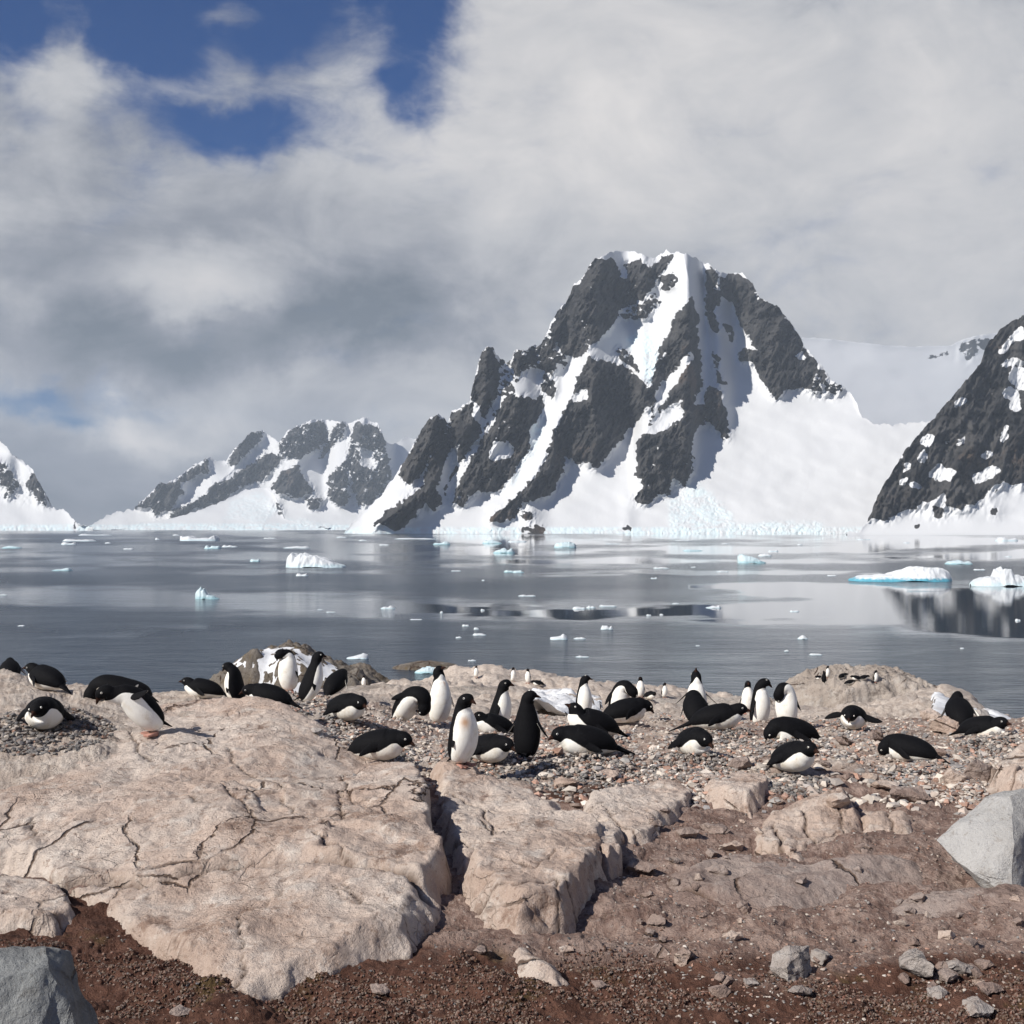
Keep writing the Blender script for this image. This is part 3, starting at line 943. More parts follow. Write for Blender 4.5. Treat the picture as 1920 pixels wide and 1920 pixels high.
# ------------------------------------------------------------------ pebbles: far too many to count
t_ = (1 + 5 ** .5) / 2
ICO = np.array([(-1, t_, 0), (1, t_, 0), (-1, -t_, 0), (1, -t_, 0), (0, -1, t_), (0, 1, t_), (0, -1, -t_), (0, 1, -t_), (t_, 0, -1), (t_, 0, 1), (-t_, 0, -1), (-t_, 0, 1)]) / 1.902
ICF = np.array([(0, 11, 5), (0, 5, 1), (0, 1, 7), (0, 7, 10), (0, 10, 11), (1, 5, 9), (5, 11, 4), (11, 10, 2), (10, 7, 6), (7, 1, 8), (3, 9, 4), (3, 4, 2), (3, 2, 6), (3, 6, 8), (3, 8, 9), (4, 9, 5), (2, 4, 11), (6, 2, 10), (8, 6, 7), (9, 8, 1)])
PAL = 1.2 * np.array([(.30, .27, .25), (.20, .19, .19), (.12, .12, .125), (.36, .30, .26), (.45, .40, .35), (.26, .15, .11), (.34, .20, .15), (.16, .12, .10), (.55, .50, .45), (.24, .23, .22)])


def stone_field(name, label, x, y, z, size, tones, seed, flat=0.6):
    r = np.random.default_rng(seed)
    m_ = len(x)
    V = ICO[None] * (1 + 0.28 * r.normal(size=(m_, 12, 1)))
    ax = r.uniform(0.65, 1.25, (m_, 1, 3))
    ax[:, :, 2] *= flat
    V = V * ax * size[:, None, None]
    a = r.uniform(0, 6.28, m_)[:, None]
    b = r.normal(0, 0.35, m_)[:, None]
    X = V[..., 0] * np.cos(b) - V[..., 2] * np.sin(b)
    Zz = V[..., 0] * np.sin(b) + V[..., 2] * np.cos(b)
    XX = X * np.cos(a) - V[..., 1] * np.sin(a) + x[:, None]
    YY = X * np.sin(a) + V[..., 1] * np.cos(a) + y[:, None]
    ZZ = Zz + z[:, None]
    Vv = np.stack([XX, YY, ZZ], -1).reshape(-1, 3)
    Ff = (ICF[None] + 12 * np.arange(m_)[:, None, None]).reshape(-1, 3)
    o = mesh_obj(name, Vv, Ff, M_peb, {'tone': np.repeat(tones, 12, 0)}, smooth=False)
    return tag(o, label, kind='stuff')


NESTS = [(82, 1372, 150, 1), (650, 1362, 60, 0), (712, 1420, 80, 1), (1100, 1445, 130, 1), (1300, 1440, 90, 1), (1490, 1470, 80, 1),
         (1605, 1366, 70, 0), (1712, 1455, 70, 0), (1845, 1405, 70, 1), (1345, 1388, 90, 1), (1486, 1406, 80, 0), (1110, 1390, 80, 0),
         (960, 1430, 90, 1), (520, 1335, 70, 1)]


def sample_px(n_, x0, x1, y0, y1, r):
    return r.uniform(x0, x1, n_), r.uniform(y0, y1, n_)


def drop_on(px, py, zguess=-2.15):
    rx, rz = ray(px, py)
    d = zguess / rz
    for _ in range(12):
        d = 0.5 * d + 0.5 * ground_base(rx * d, d) / rz
        d = np.clip(d, 4, 30)
    return rx * d, d


def tones_of(m_, r, w):
    i = r.choice(len(PAL), m_, p=np.array(w) / np.sum(w))
    return PAL[i] * r.uniform(0.75, 1.2, (m_, 1))


r = np.random.default_rng(5)
PX, PY, SZ, TN = [], [], [], []
def add_peb(px, py, s, t):
    PX.append(px); PY.append(py); SZ.append(s); TN.append(t)
m_ = 21000
a, b = sample_px(m_, 600, 1960, 1325, 1510, r)
keep = (b < 1475 + 40 * np.sin(a / 90)) & (b > 1340 - 25 * sstep(1000, 600, a))
a, b = a[keep], b[keep]
add_peb(a, b, r.uniform(0.010, 0.026, len(a)), tones_of(len(a), r, (3, 2, 1, 3, 3, 2, 2, 2, 1.5, 2)))
m_ = 1500
a, b = sample_px(m_, 380, 640, 1300, 1345, r)
add_peb(a, b, r.uniform(0.012, 0.03, m_), tones_of(m_, r, (3, 2, 1, 3, 3, 2, 2, 2, 1.5, 2)))
m_ = 2600
a, b = sample_px(m_, 1150, 1960, 1480, 1960, r)
keep = (a > 1250) | (b > 1600)
a, b = a[keep], b[keep]
add_peb(a, b, r.uniform(0.004, 0.011, len(a)), tones_of(len(a), r, (2, 1, 1, 3, 2, 3, 3, 3, 1, 1)) * 0.8)
m_ = 1400
a, b = sample_px(m_, 150, 1500, 1740, 1960, r)
add_peb(a, b, r.uniform(0.003, 0.010, m_), tones_of(m_, r, (1, 1, 1, 1, .5, 3, 2, 4, .3, .5)) * 0.55)
m_ = 800
a, b = sample_px(m_, 1000, 1960, 1380, 1525, r)
add_peb(a, b, r.uniform(0.022, 0.050, m_), tones_of(m_, r, (2, 1, .5, 3, 4, 1, 1, 1, 2, 1)))
m_ = 500
a, b = sample_px(m_, 640, 1100, 1340, 1460, r)
add_peb(a, b, r.uniform(0.022, 0.040, m_), tones_of(m_, r, (2, 1, .5, 3, 4, 1, 1, 1, 2, 1)))
for (cx, cy, w_, dark) in NESTS:
    m_ = int(w_ * 9)
    aa = r.uniform(0, 6.28, m_)
    rr = np.sqrt(r.uniform(0, 1, m_))
    a = cx + rr * np.cos(aa) * w_ * 0.9
    b = cy + 6 + rr * np.sin(aa) * w_ * 0.30
    add_peb(a, b, r.uniform(0.012, 0.026, m_), tones_of(m_, r, (3, 4, 3, 1, 1, 1, 1, 2, 1, 3)) * (0.6 if dark else .9))
a, b, sz, tn = np.concatenate(PX), np.concatenate(PY), np.concatenate(SZ), np.concatenate(TN)
x, y = drop_on(a, b)
gz = ground_z(x, y)
ms = np.zeros(len(x), bool)
for s in SLABS:
    ms |= inside(x, y, s.w) & (s.height(x, y) > gz + 0.01)
# a little gravel also lies on the back of the big slab
on = ms & (b < 1425) & (r.uniform(size=len(x)) < 0.25)
zz = np.where(ms, surf_z(x, y), gz)
keep = (~ms) | on
mound = np.zeros(len(x))
for (cx, cy, w_, dark) in NESTS:
    nx, ny = drop_on(np.array([float(cx)]), np.array([float(cy)]))
    q = np.hypot(x - nx[0], (y - ny[0]))
    rad = w_ / F * ny[0] * 1.0
    mound = np.maximum(mound, 0.05 * sstep(rad, rad * 0.35, q) * r.uniform(0, 1, len(x)))
stone_field("pebbles", "gravel of grey, tan and rust coloured pebbles around the nests", x[keep], y[keep], (zz + HC + mound + sz * 0.2)[keep], sz[keep], tn[keep], 8)

# short moss and clods on the dark soil
m_ = 42000
a, b = sample_px(m_, -60, 1980, 1780, 2050, r)
x, y = drop_on(a, b)
den = fbm(x * 1.4, y * 1.4, 0.4, 3, 55)
keep = (den > -0.08) & (b > 1800 - 60 * den + 40 * sstep(1000, 1400, a))
x, y = x[keep], y[keep]
gz = ground_z(x, y)
ms = np.zeros(len(x), bool)
for s in SLABS:
    ms |= inside(x, y, s.w) & (s.height(x, y) > gz + 0.01)
x, y, gz = x[~ms], y[~ms], gz[~ms]
MT = np.array([(.075, .032, .021), (.115, .048, .032), (.05, .024, .017), (.085, .045, .026)])
stone_field("moss", "reddish brown moss and crumbled soil along the bottom", x, y, gz + HC + 0.003, r.uniform(0.003, 0.009, len(x)), MT[r.integers(4, size=len(x))] * r.uniform(.7, 1.3, (len(x), 1)), 18, 1.0)

# ------------------------------------------------------------------ water
wr = np.concatenate([[-6000, -2000, -500, -100, 10, 40], HC * F / np.arange(1340 - HZ, 4.0, -1.15), [9200]])
wcols = np.concatenate([np.linspace(-3500, -300, 30), np.arange(-290, 2230, 6.0), np.linspace(2260, 5500, 30)])
Y = wr[:, None] + 0 * wcols[None]
X = (wcols[None] - 960) / F * np.maximum(np.abs(Y), 60)
X = np.clip(X, -6000, 6000)
px = wcols[None] + 0 * Y
py = HZ + HC * F / np.maximum(Y, 60)
nz = fbm(px / 260.0, py / 14.0, 0, 4, 91)
nzl = fbm(px / 500.0, py / 40.0, 2, 3, 95)


def band(px, py, top, bot, soft=4.0):
    soft = soft * 2.2
    tx, ty = zip(*top)
    bx, by = zip(*bot)
    t = np.interp(px, tx, ty)
    b_ = np.interp(px, bx, by)
    w_ = 11 * nz + 4 * perlin(px / 60.0, py / 5.0, 4.4, 99)
    return sstep(-soft, soft, py - t + w_) * sstep(-soft, soft, b_ - py + w_)


calm = np.zeros(px.shape)
calm = np.maximum(calm, band(px, py, [(0, 990), (2000, 990)], [(0, 1052), (500, 1064), (900, 1062), (1300, 1058), (1920, 1050)]) * (0.80 + 0.20 * sstep(700, 1100, px) + 0.9 * np.clip(nz * 1.6, -.8, .1)))
calm = np.maximum(calm, band(px, py, [(0, 1066), (400, 1070), (960, 1072)], [(0, 1069), (400, 1076), (960, 1073)], 2) * .7 * (px < 980))
calm = np.maximum(calm, band(px, py, [(960, 1072), (1550, 1073)], [(960, 1076), (1550, 1078)], 1.5) * .9 * (px > 970) * (px < 1650))
calm = np.maximum(calm, band(px, py, [(0, 1102), (200, 1098), (350, 1106), (640, 1112), (900, 1128), (1150, 1132), (1300, 1126), (1500, 1124), (1600, 1096), (2200, 1092)],
                             [(0, 1132), (430, 1146), (750, 1160), (1000, 1166), (1300, 1164), (1600, 1176), (1920, 1205), (2200, 1210)], 5))
calm = np.maximum(calm, band(px, py, [(1290, 1100), (1500, 1096), (1700, 1094)], [(1290, 1103), (1450, 1118), (1700, 1130)], 2) * (px > 1290) * (px < 1700))
calm = np.maximum(calm, 0.55 * band(px, py, [(100, 1194), (250, 1181), (370, 1172)], [(100, 1199), (250, 1193), (370, 1178)], 2.5) * (px > 80) * (px < 390))
calm = np.maximum(calm, 0.35 * sstep(0.05, 0.3, nzl) * sstep(1180, 1240, py))
ruff = 1 - np.clip(calm * (0.72 + 0.28 * sstep(500, 900, px)), 0, 1)
ruff = np.clip(ruff * (0.85 + 0.4 * nzl) * (1.0 - 0.45 * sstep(200, 1200, px)), 0.0, 1)
ww = mesh_obj("water", np.stack([X, Y, 0 * X], -1).reshape(-1, 3), grid_faces(len(wr), len(wcols)), M_water, {'ruffle': ruff.ravel()})
tag(ww, "calm grey sea channel with smooth and ruffled bands", kind='structure')


# ------------------------------------------------------------------ mountains
def Z1(l): return [(640 + x_ / 3, 420 + y_ / 3) for x_, y_ in l]
def Z2(l): return [(1180 + x_ / 2.595, 440 + y_ / 2.595) for x_, y_ in l]
def Z3(l): return [(x_ / 2.4, 740 + y_ / 2.4) for x_, y_ in l]


def blur(a, k):
    for _ in range(3):
        for ax in (0, 1):
            p_ = np.pad(a, [(k + 1, k) if i == ax else (0, 0) for i in (0, 1)], mode='edge')
            c_ = np.cumsum(p_, ax)
            if ax == 0:
                a = (c_[2 * k + 1:] - c_[:-(2 * k + 1)]) / (2 * k + 1)
            else:
                a = (c_[:, 2 * k + 1:] - c_[:, :-(2 * k + 1)]) / (2 * k + 1)
    return a


def mountain(name, label, sil, D0, rocks, snow_in=(), ridges=(), ices=(), step=1.6, nrow=330, run=(1.5, 0.45), seed=1, jag=1.0, relief=1.0, ns=1.0, foot=0, x_pad=0, bk=6, drun=0.0):
    sx, sy = zip(*sil)
    c_ = np.arange(sx[0], sx[-1], step)
    top = np.interp(c_, sx, sy)
    top = top - jag * (6 * fbm(c_ / 16.0, 0 * c_, 0, 4, seed, 0.65))
    bpy_ = HZ + (HC + 2.0) / D0 * F
    top = np.minimum(top, bpy_ - 2)
    v = np.linspace(0, 1, nrow)[:, None]
    PXm = c_[None] + 0 * v
    PYm = np.maximum(bpy_ + (top.min() - bpy_) * v, top[None])
    rk = np.full(PXm.shape, -14.0)
    wx = PXm + 5 * fbm(PXm / 22, PYm / 22, 0, 3, seed + 5)
    wy = PYm + 5 * fbm(PXm / 22, PYm / 22, 9, 3, seed + 6)
    for cap, poly in rocks:
        xs_, ys_ = zip(*poly)
        bb = (wx > min(xs_) - 16) & (wx < max(xs_) + 16) & (wy > min(ys_) - 16) & (wy < max(ys_) + 16)
        sd = np.clip(poly_sd(wx[bb], wy[bb], poly), -14, cap * .62)
        rk[bb] = np.maximum(rk[bb], sd)
    for amt, poly in snow_in:
        xs_, ys_ = zip(*poly)
        bb = (wx > min(xs_) - 16) & (wx < max(xs_) + 16) & (wy > min(ys_) - 16) & (wy < max(ys_) + 16)
        sd = np.clip(poly_sd(wx[bb], wy[bb], poly), -12, amt)
        rk[bb] = np.minimum(rk[bb], -sd)
    rk = np.where(rk < 0, rk * 2.2, rk * 1.8)
    solid = blur((rk > 0).astype(float), bk)
    QX, QY = PXm / ns, PYm / ns
    nA = fbm(QX / 30 + QY / 60, QY / 26, 3.3, 3, seed + 11)
    nB = fbm((QX + QY * .7) / 10, (QY - QX * .6) / 5.5, 1.3, 4, seed + 15, 0.72)
    field = rk + 5 * nA + (10.5 if ns == 1.0 else 13.5) * nB + 3.0 * perlin((QX + QY) / 3.6, (QY - QX) / 2.2, 3.7, seed + 18)
    field = 0.35 * field + 0.65 * blur(field, 1)
    # depth grows upward: rock stands steep, snow lies back
    h = (bpy_ - PYm) / F * D0
    rr = run[0] + (run[1] - run[0]) * solid
    dh = np.diff(h, axis=0, prepend=0)
    D = D0 + np.cumsum(rr * dh, 0)
    D = blur(D, 3) + drun * (PXm - c_[0]) * D0 / F
    px2m = D0 / F
    for (amp, wid, ln) in ridges:
        d_ = line_dist(PXm, PYm, ln)
        D = D - amp * px2m * np.exp(-d_ / wid)
    rel = fbm(QX / 42, QY / 60, 0.5, 5, seed + 21, 0.55, ridge=True)
    rel2 = fbm((QX + .5 * QY) / 11, (QY) / 34, 4.5, 5, seed + 25, 0.6, ridge=True)
    rel3 = fbm((PXm + PYm) / 170, (PYm - .4 * PXm) / 75, 1.5, 3, seed + 31, 0.4)
    edge = sstep(0, .08, v + 0 * PXm)
    D = D - px2m * relief * edge * (46 * rel * (0.014 + solid) + 22 * rel2 * (0.008 + solid) + 13 * rel3)
    ice = np.zeros(PXm.shape)
    for amt, poly in ices:
        sd = poly_sd(wx, wy, poly)
        q = sstep(-5, 8, sd) * amt
        ice = np.maximum(ice, q)
        D = D - px2m * 6 * q * fbm(PXm / 9, PYm / 6, 6.5, 4, seed + 35, .6, ridge=True)
    if foot:      # sheer ice front along the water
        q = sstep(foot, foot * .55, (bpy_ - 3 - PYm)) * (rk < -3)
        ice = np.maximum(ice, q * 0.75)
        D = D - px2m * 3 * q * fbm(PXm / 7, PYm / 8, 6.5, 3, seed + 39, ridge=True)
    X, Yw, Zw = at(PXm, PYm, D)
    # far side
    nb = 24
    bx, by_, bz, bf = [], [], [], []
    for i in range(1, nb + 1):
        t = i / nb
        zt = (Zw[-1] + 8) * (1 - t) ** 1.15 - 8
        bx.append(X[-1] + 0 * t)
        by_.append(Yw[-1] + 1.3 * (Zw[-1] - zt) + 14 * fbm(c_ / 30, t * 6 + 0 * c_, 0, 3, seed + 60) * (t > 0) * px2m)
        bz.append(zt)
    X = np.vstack([X, np.array(bx)])
    Yw = np.vstack([Yw, np.array(by_)])
    Zw = np.vstack([Zw, np.array(bz)])
    field = np.vstack([field, np.repeat(field[-1:], nb, 0)])
    ice = np.vstack([ice, np.zeros((nb, len(c_)))])
    fc = grid_faces(nrow + nb, len(c_))[:, ::-1]
    PYa = np.vstack([PYm, np.repeat(PYm[-1:], nb, 0) - np.arange(1, nb + 1)[:, None]]).ravel()
    fc = fc[np.ptp(PYa[fc], axis=1) > 1e-4]
    fc = fc[~((PYa[fc[:, 0]] == PYa[fc[:, 3]]) & (PYa[fc[:, 1]] == PYa[fc[:, 2]]))]
    o = mesh_obj(name, np.stack([X, Yw, Zw], -1).reshape(-1, 3), fc[:, ::-1], M_mtn, {'rock': field.ravel(), 'ice': ice.ravel()})
    tag(o, label, kind='structure')
    return o


rocks_main = [
    (7, Z1([(1430, 200), (1500, 190), (1560, 200), (1600, 215), (1680, 200), (1740, 240), (1800, 180), (1870, 170), (1850, 210), (1790, 300), (1720, 390), (1640, 460), (1560, 490), (1500, 600), (1440, 660), (1380, 720), (1320, 750), (1250, 740), (1180, 640), (1165, 590), (1210, 500), (1260, 440), (1310, 350), (1360, 310), (1390, 250)])),
    (1, Z1([(1640, 470), (1760, 400), (1790, 440), (1720, 530), (1640, 540), (1560, 520)])),
    (3, Z1([(1795, 300), (1850, 285), (1890, 330), (1850, 370), (1800, 360)])),
    (13, Z1([(780, 740), (735, 940), (720, 1000), (660, 1050), (620, 1060), (600, 1150), (520, 1260), (480, 1390), (450, 1480), (350, 1560), (250, 1620), (160, 1705), (240, 1700), (340, 1730), (430, 1620), (480, 1560), (520, 1620), (570, 1560), (620, 1430), (650, 1390), (700, 1300), (760, 1220), (820, 1130), (860, 1060), (850, 1000), (880, 960), (895, 850), (885, 770), (850, 690), (825, 688)])),
    (13, Z1([(480, 1110), (545, 1082), (590, 1110), (600, 1150), (540, 1240), (470, 1380), (400, 1470), (310, 1420), (380, 1290), (430, 1190)])),
    (7, Z1([(870, 1060), (930, 960), (1000, 970), (1130, 980), (1140, 1040), (1110, 1100), (1060, 1150), (1060, 1250), (1030, 1310), (990, 1380), (940, 1450), (880, 1510), (780, 1500), (730, 1530), (690, 1590), (615, 1570), (650, 1480), (720, 1340), (790, 1200), (850, 1130)])),
    (4, Z1([(970, 720), (1060, 700), (1110, 690), (1130, 650), (1200, 640), (1220, 720), (1260, 740), (1280, 780), (1250, 820), (1220, 760), (1190, 850), (1210, 930), (1190, 1000), (1150, 960), (1110, 910), (1150, 830), (1060, 800), (1000, 880), (970, 850), (960, 780)])),
    (0, Z1([(890, 760), (960, 770), (1000, 880), (960, 960), (880, 960), (895, 850)])),
    (14, Z1([(1400, 735), (1430, 770), (1500, 770), (1580, 800), (1660, 850), (1700, 890), (1740, 930), (1745, 990), (1700, 1060), (1640, 1150), (1590, 1190), (1530, 1260), (1490, 1310), (1440, 1365), (1380, 1340), (1320, 1350), (1260, 1300), (1250, 1400), (1220, 1430), (1210, 1500), (1130, 1540), (1060, 1560), (1000, 1580), (930, 1620), (880, 1680), (810, 1690), (840, 1650), (930, 1580), (1010, 1500), (1090, 1420), (1140, 1340), (1170, 1240), (1200, 1150), (1230, 1090), (1270, 1020), (1300, 950), (1330, 860), (1370, 790)])),
    (5, Z1([(1520, 705), (1580, 700), (1640, 740), (1680, 840), (1620, 800), (1560, 760)])),
    (6, Z1([(845, 1650), (930, 1590), (1010, 1590), (1000, 1625), (930, 1665), (880, 1690)])),
    (4, Z1([(1010, 1640), (1060, 1610), (1095, 1640), (1085, 1665), (1030, 1670)])), (3, Z1([(1000, 1720), (1060, 1695), (1145, 1705), (1140, 1740), (1060, 1752)])),
    (9, Z1([(1580, 1705), (1605, 1690), (1632, 1710), (1620, 1730), (1585, 1728)])),
    (8, Z2([(250, 365), (300, 300), (340, 400), (340, 500), (350, 650), (350, 760), (310, 820), (360, 830), (380, 900), (330, 960), (310, 1010), (310, 1110), (300, 1190), (260, 1220), (210, 1180), (205, 1260), (130, 1270), (90, 1310), (20, 1300), (60, 1230), (30, 1150), (40, 1050), (30, 1000), (60, 965), (150, 950), (200, 900), (260, 810), (140, 870), (95, 930), (100, 860), (105, 760), (110, 680), (140, 600), (140, 560), (200, 470), (210, 410)])),
    (9, Z2([(365, 760), (400, 735), (450, 760), (470, 850), (482, 900), (480, 990), (450, 985), (410, 930), (370, 900), (365, 830)])),
    (5, Z2([(365, 180), (400, 155), (430, 200), (440, 280), (450, 350), (410, 340), (430, 420), (435, 480), (410, 490), (380, 420), (370, 330), (375, 260)])),
    (4, Z2([(400, 570), (430, 600), (440, 680), (470, 730), (440, 720), (415, 650)])),
    (8, Z2([(470, 200), (545, 185), (600, 255), (640, 320), (720, 345), (760, 400), (810, 455), (850, 540), (880, 590), (905, 610), (915, 660), (900, 720), (880, 750), (800, 745), (760, 760), (740, 790), (715, 805), (690, 770), (660, 730), (620, 680), (600, 620), (540, 620), (520, 590), (560, 550), (620, 560), (580, 500), (540, 440), (520, 380), (480, 320), (440, 280), (440, 210)])),
    (2, Z2([(465, 440), (500, 430), (512, 520), (490, 515)])),
    (2, Z2([(900, 660), (940, 650), (960, 700), (970, 750), (940, 780), (910, 790), (890, 750), (890, 700)])),
    (1, Z2([(975, 730), (1030, 722), (1060, 770), (1000, 780), (972, 780)])),
]
snow_main = [
    (8, Z1([(850, 1240), (940, 1230), (980, 1300), (900, 1330), (840, 1320)])),
    (6, Z1([(1540, 200), (1570, 200), (1620, 300), (1590, 310)])),
    (5, Z1([(1300, 960), (1380, 940), (1410, 980), (1300, 1000)])),
    (5, Z1([(740, 1000), (770, 1000), (800, 1110), (850, 1010), (850, 1060), (800, 1160), (760, 1080)])),
    (5, Z1([(600, 1290), (660, 1240), (650, 1340), (560, 1520), (540, 1500)])),
    (6, Z2([(140, 740), (300, 570), (320, 600), (240, 700), (130, 880), (110, 860)])),
    (5, Z2([(160, 580), (185, 570), (180, 600), (160, 610)])),
    (7, Z2([(70, 960), (240, 820), (270, 870), (180, 950), (100, 975)])),
    (4, Z2([(800, 580), (850, 575), (860, 600), (820, 610)])),
]
sil_main = Z1([(0, 1752), (60, 1680), (150, 1595), (230, 1520), (300, 1420), (380, 1290), (430, 1190), (480, 1112), (500, 1085), (545, 1072), (585, 1100), (600, 1120), (620, 1050), (660, 1035), (720, 1000), (735, 930), (770, 780), (795, 712), (825, 688), (855, 692), (872, 740), (890, 765), (960, 765), (970, 720), (1060, 695), (1110, 685), (1165, 600), (1175, 570), (1210, 500), (1260, 440), (1310, 340), (1360, 300), (1390, 240), (1430, 195), (1500, 165), (1560, 150), (1640, 152), (1720, 185), (1770, 185), (1830, 150)]) + \
    Z2([(200, 88), (240, 85), (290, 100), (340, 125), (400, 150), (440, 190), (545, 182), (600, 240), (640, 315), (720, 345), (800, 450), (850, 535), (900, 600), (950, 655), (990, 715), (1050, 745), (1090, 790), (1110, 820), (1120, 860), (1135, 890), (1200, 922), (1330, 922), (1470, 905), (1600, 880), (1800, 850), (2200, 820)])
rid_main = [
    (30, 30, Z2([(260, 90), (290, 220), (300, 330), (330, 500), (340, 700), (330, 850), (250, 1100)])),
    (14, 26, Z2([(450, 200), (560, 400), (700, 600), (740, 780)])),
    (45, 22, Z1([(1400, 740), (1420, 850), (1400, 1000), (1440, 1200), (1400, 1340)])),
    (26, 16, Z1([(1400, 740), (1300, 960), (1200, 1160), (1100, 1400), (850, 1670)])),
    (40, 20, Z1([(840, 690), (810, 850), (800, 1000), (640, 1250), (500, 1480), (200, 1700)])),
    (34, 18, Z1([(1000, 960), (950, 1150), (830, 1300), (700, 1540)])),
    (30, 15, Z1([(540, 1080), (480, 1240), (380, 1420)])),
    (40, 22, Z1([(1480, 190), (1420, 330), (1350, 520), (1280, 720)])),
]
ices_main = [
    (0.9, Z1([(1600, 640), (1660, 600), (1760, 600), (1800, 620), (1780, 760), (1750, 900), (1720, 910), (1660, 760)])),
    (0.5, Z1([(1060, 1150), (1130, 1060), (1160, 1150), (1080, 1330), (960, 1480), (900, 1520), (1020, 1340)])),
    (0.55, Z2([(180, 1300), (330, 1200), (450, 1300), (520, 1400), (900, 1390), (1000, 1450), (200, 1460)])),
]
mountain("mountain", "steep black rock peak with snow gullies, summit touching the cloud", sil_main, 2600, rocks_main, snow_main, rid_main, ices_main,
         step=1.2, nrow=480, seed=4, foot=14)

sil_r = Z2([(1060, 1452), (1110, 1442), (1150, 1415), (1178, 1380), (1210, 1265), (1340, 1050), (1500, 870), (1620, 730), (1705, 635), (1735, 540), (1800, 465), (1920, 385), (2050, 290), (2300, 150), (2700, 0), (3100, -100)])
rocks_r = [(10, Z2([(1175, 1385), (1190, 1300), (1210, 1255), (1350, 1030), (1500, 860), (1620, 720), (1700, 630), (1730, 530), (1800, 455), (1930, 370), (2100, 250), (2500, 60), (3100, -120), (3100, 900), (2500, 1150), (2100, 1230), (1940, 1200), (1870, 1220), (1820, 1200), (1780, 1260), (1740, 1250), (1700, 1300), (1620, 1340), (1540, 1320), (1490, 1290), (1400, 1320), (1320, 1350), (1240, 1390)])),
           (8, Z2([(1475, 1335), (1500, 1320), (1530, 1340), (1520, 1375), (1490, 1380)])),
           (5, Z2([(1765, 1330), (1785, 1320), (1798, 1340), (1780, 1370), (1762, 1360)])),
           (3, Z2([(1390, 1410), (1415, 1405), (1410, 1425), (1395, 1430)]))]
def ell(cx, cy, rx, ry, a=0):
    return [(cx + rx * math.cos(t) * math.cos(a) - ry * math.sin(t) * math.sin(a), cy + rx * math.cos(t) * math.sin(a) + ry * math.sin(t) * math.cos(a)) for t in np.linspace(0, 6.28, 11)[:-1]]
snow_r = [(7, Z2(q)) for q in (ell(1615, 815, 32, 14, -.6), ell(1455, 1000, 36, 22, -.5), ell(1425, 1085, 24, 38, .5),
          [(1440, 1170), (1510, 1100), (1590, 1160), (1560, 1200), (1480, 1190)], ell(1740, 1165, 75, 32, -.4), ell(1400, 1218, 40, 12, .1),
          ell(1335, 1200, 22, 12, -.5), ell(1355, 1130, 34, 18, -.8), ell(1740, 1072, 34, 16, -.4), ell(1905, 700, 60, 50, .5), ell(1870, 620, 60, 22, .0),
          ell(1850, 520, 80, 18, -.9), ell(1825, 970, 16, 50, .2), ell(1610, 1010, 34, 10, -.8), ell(1860, 780, 50, 30, .6), ell(1900, 480, 30, 40, .3),
          ell(1550, 1010, 20, 10, .2), ell(1770, 1240, 40, 12, -.7), ell(1520, 1290, 20, 40, .4), ell(1880, 830, 30, 30, .6), ell(2050, 700, 60, 60))]
mountain("mountain", "dark brown rock spur speckled with snow at the right edge", sil_r, 2150, rocks_r, snow_r,
         [(30, 18, Z2([(1940, 480), (1800, 800), (1560, 1200), (1500, 1300)])), (25, 15, Z2([(1700, 640), (1500, 950), (1300, 1260)])), (30, 15, Z2([(2000, 800), (1850, 1000), (1800, 1200)]))],
         (), step=1.6, nrow=300, seed=13, foot=0, run=(1.2, 0.7))

sil_p = Z2([(300, 700), (700, 560), (845, 500), (950, 505), (1100, 522), (1250, 538), (1380, 545), (1450, 540), (1560, 540), (1620, 510), (1700, 488), (1780, 480), (1900, 420), (2300, 350), (2800, 300)])
mountain("mountain", "smooth snow dome in thin mist behind the saddle", sil_p, 5200,
         [(3, Z2([(1600, 560), (1630, 520), (1700, 500), (1760, 495), (1740, 560), (1690, 585), (1640, 620)])), (0, Z2([(1440, 590), (1500, 570), (1570, 565), (1560, 590), (1450, 605)]))],
         (), (), (), step=3, nrow=160, seed=23, jag=0.25, relief=0.7, run=(1.9, 0.9), drun=0.95)  # dome tilted away from the sun; its shape stands in for cloud shade

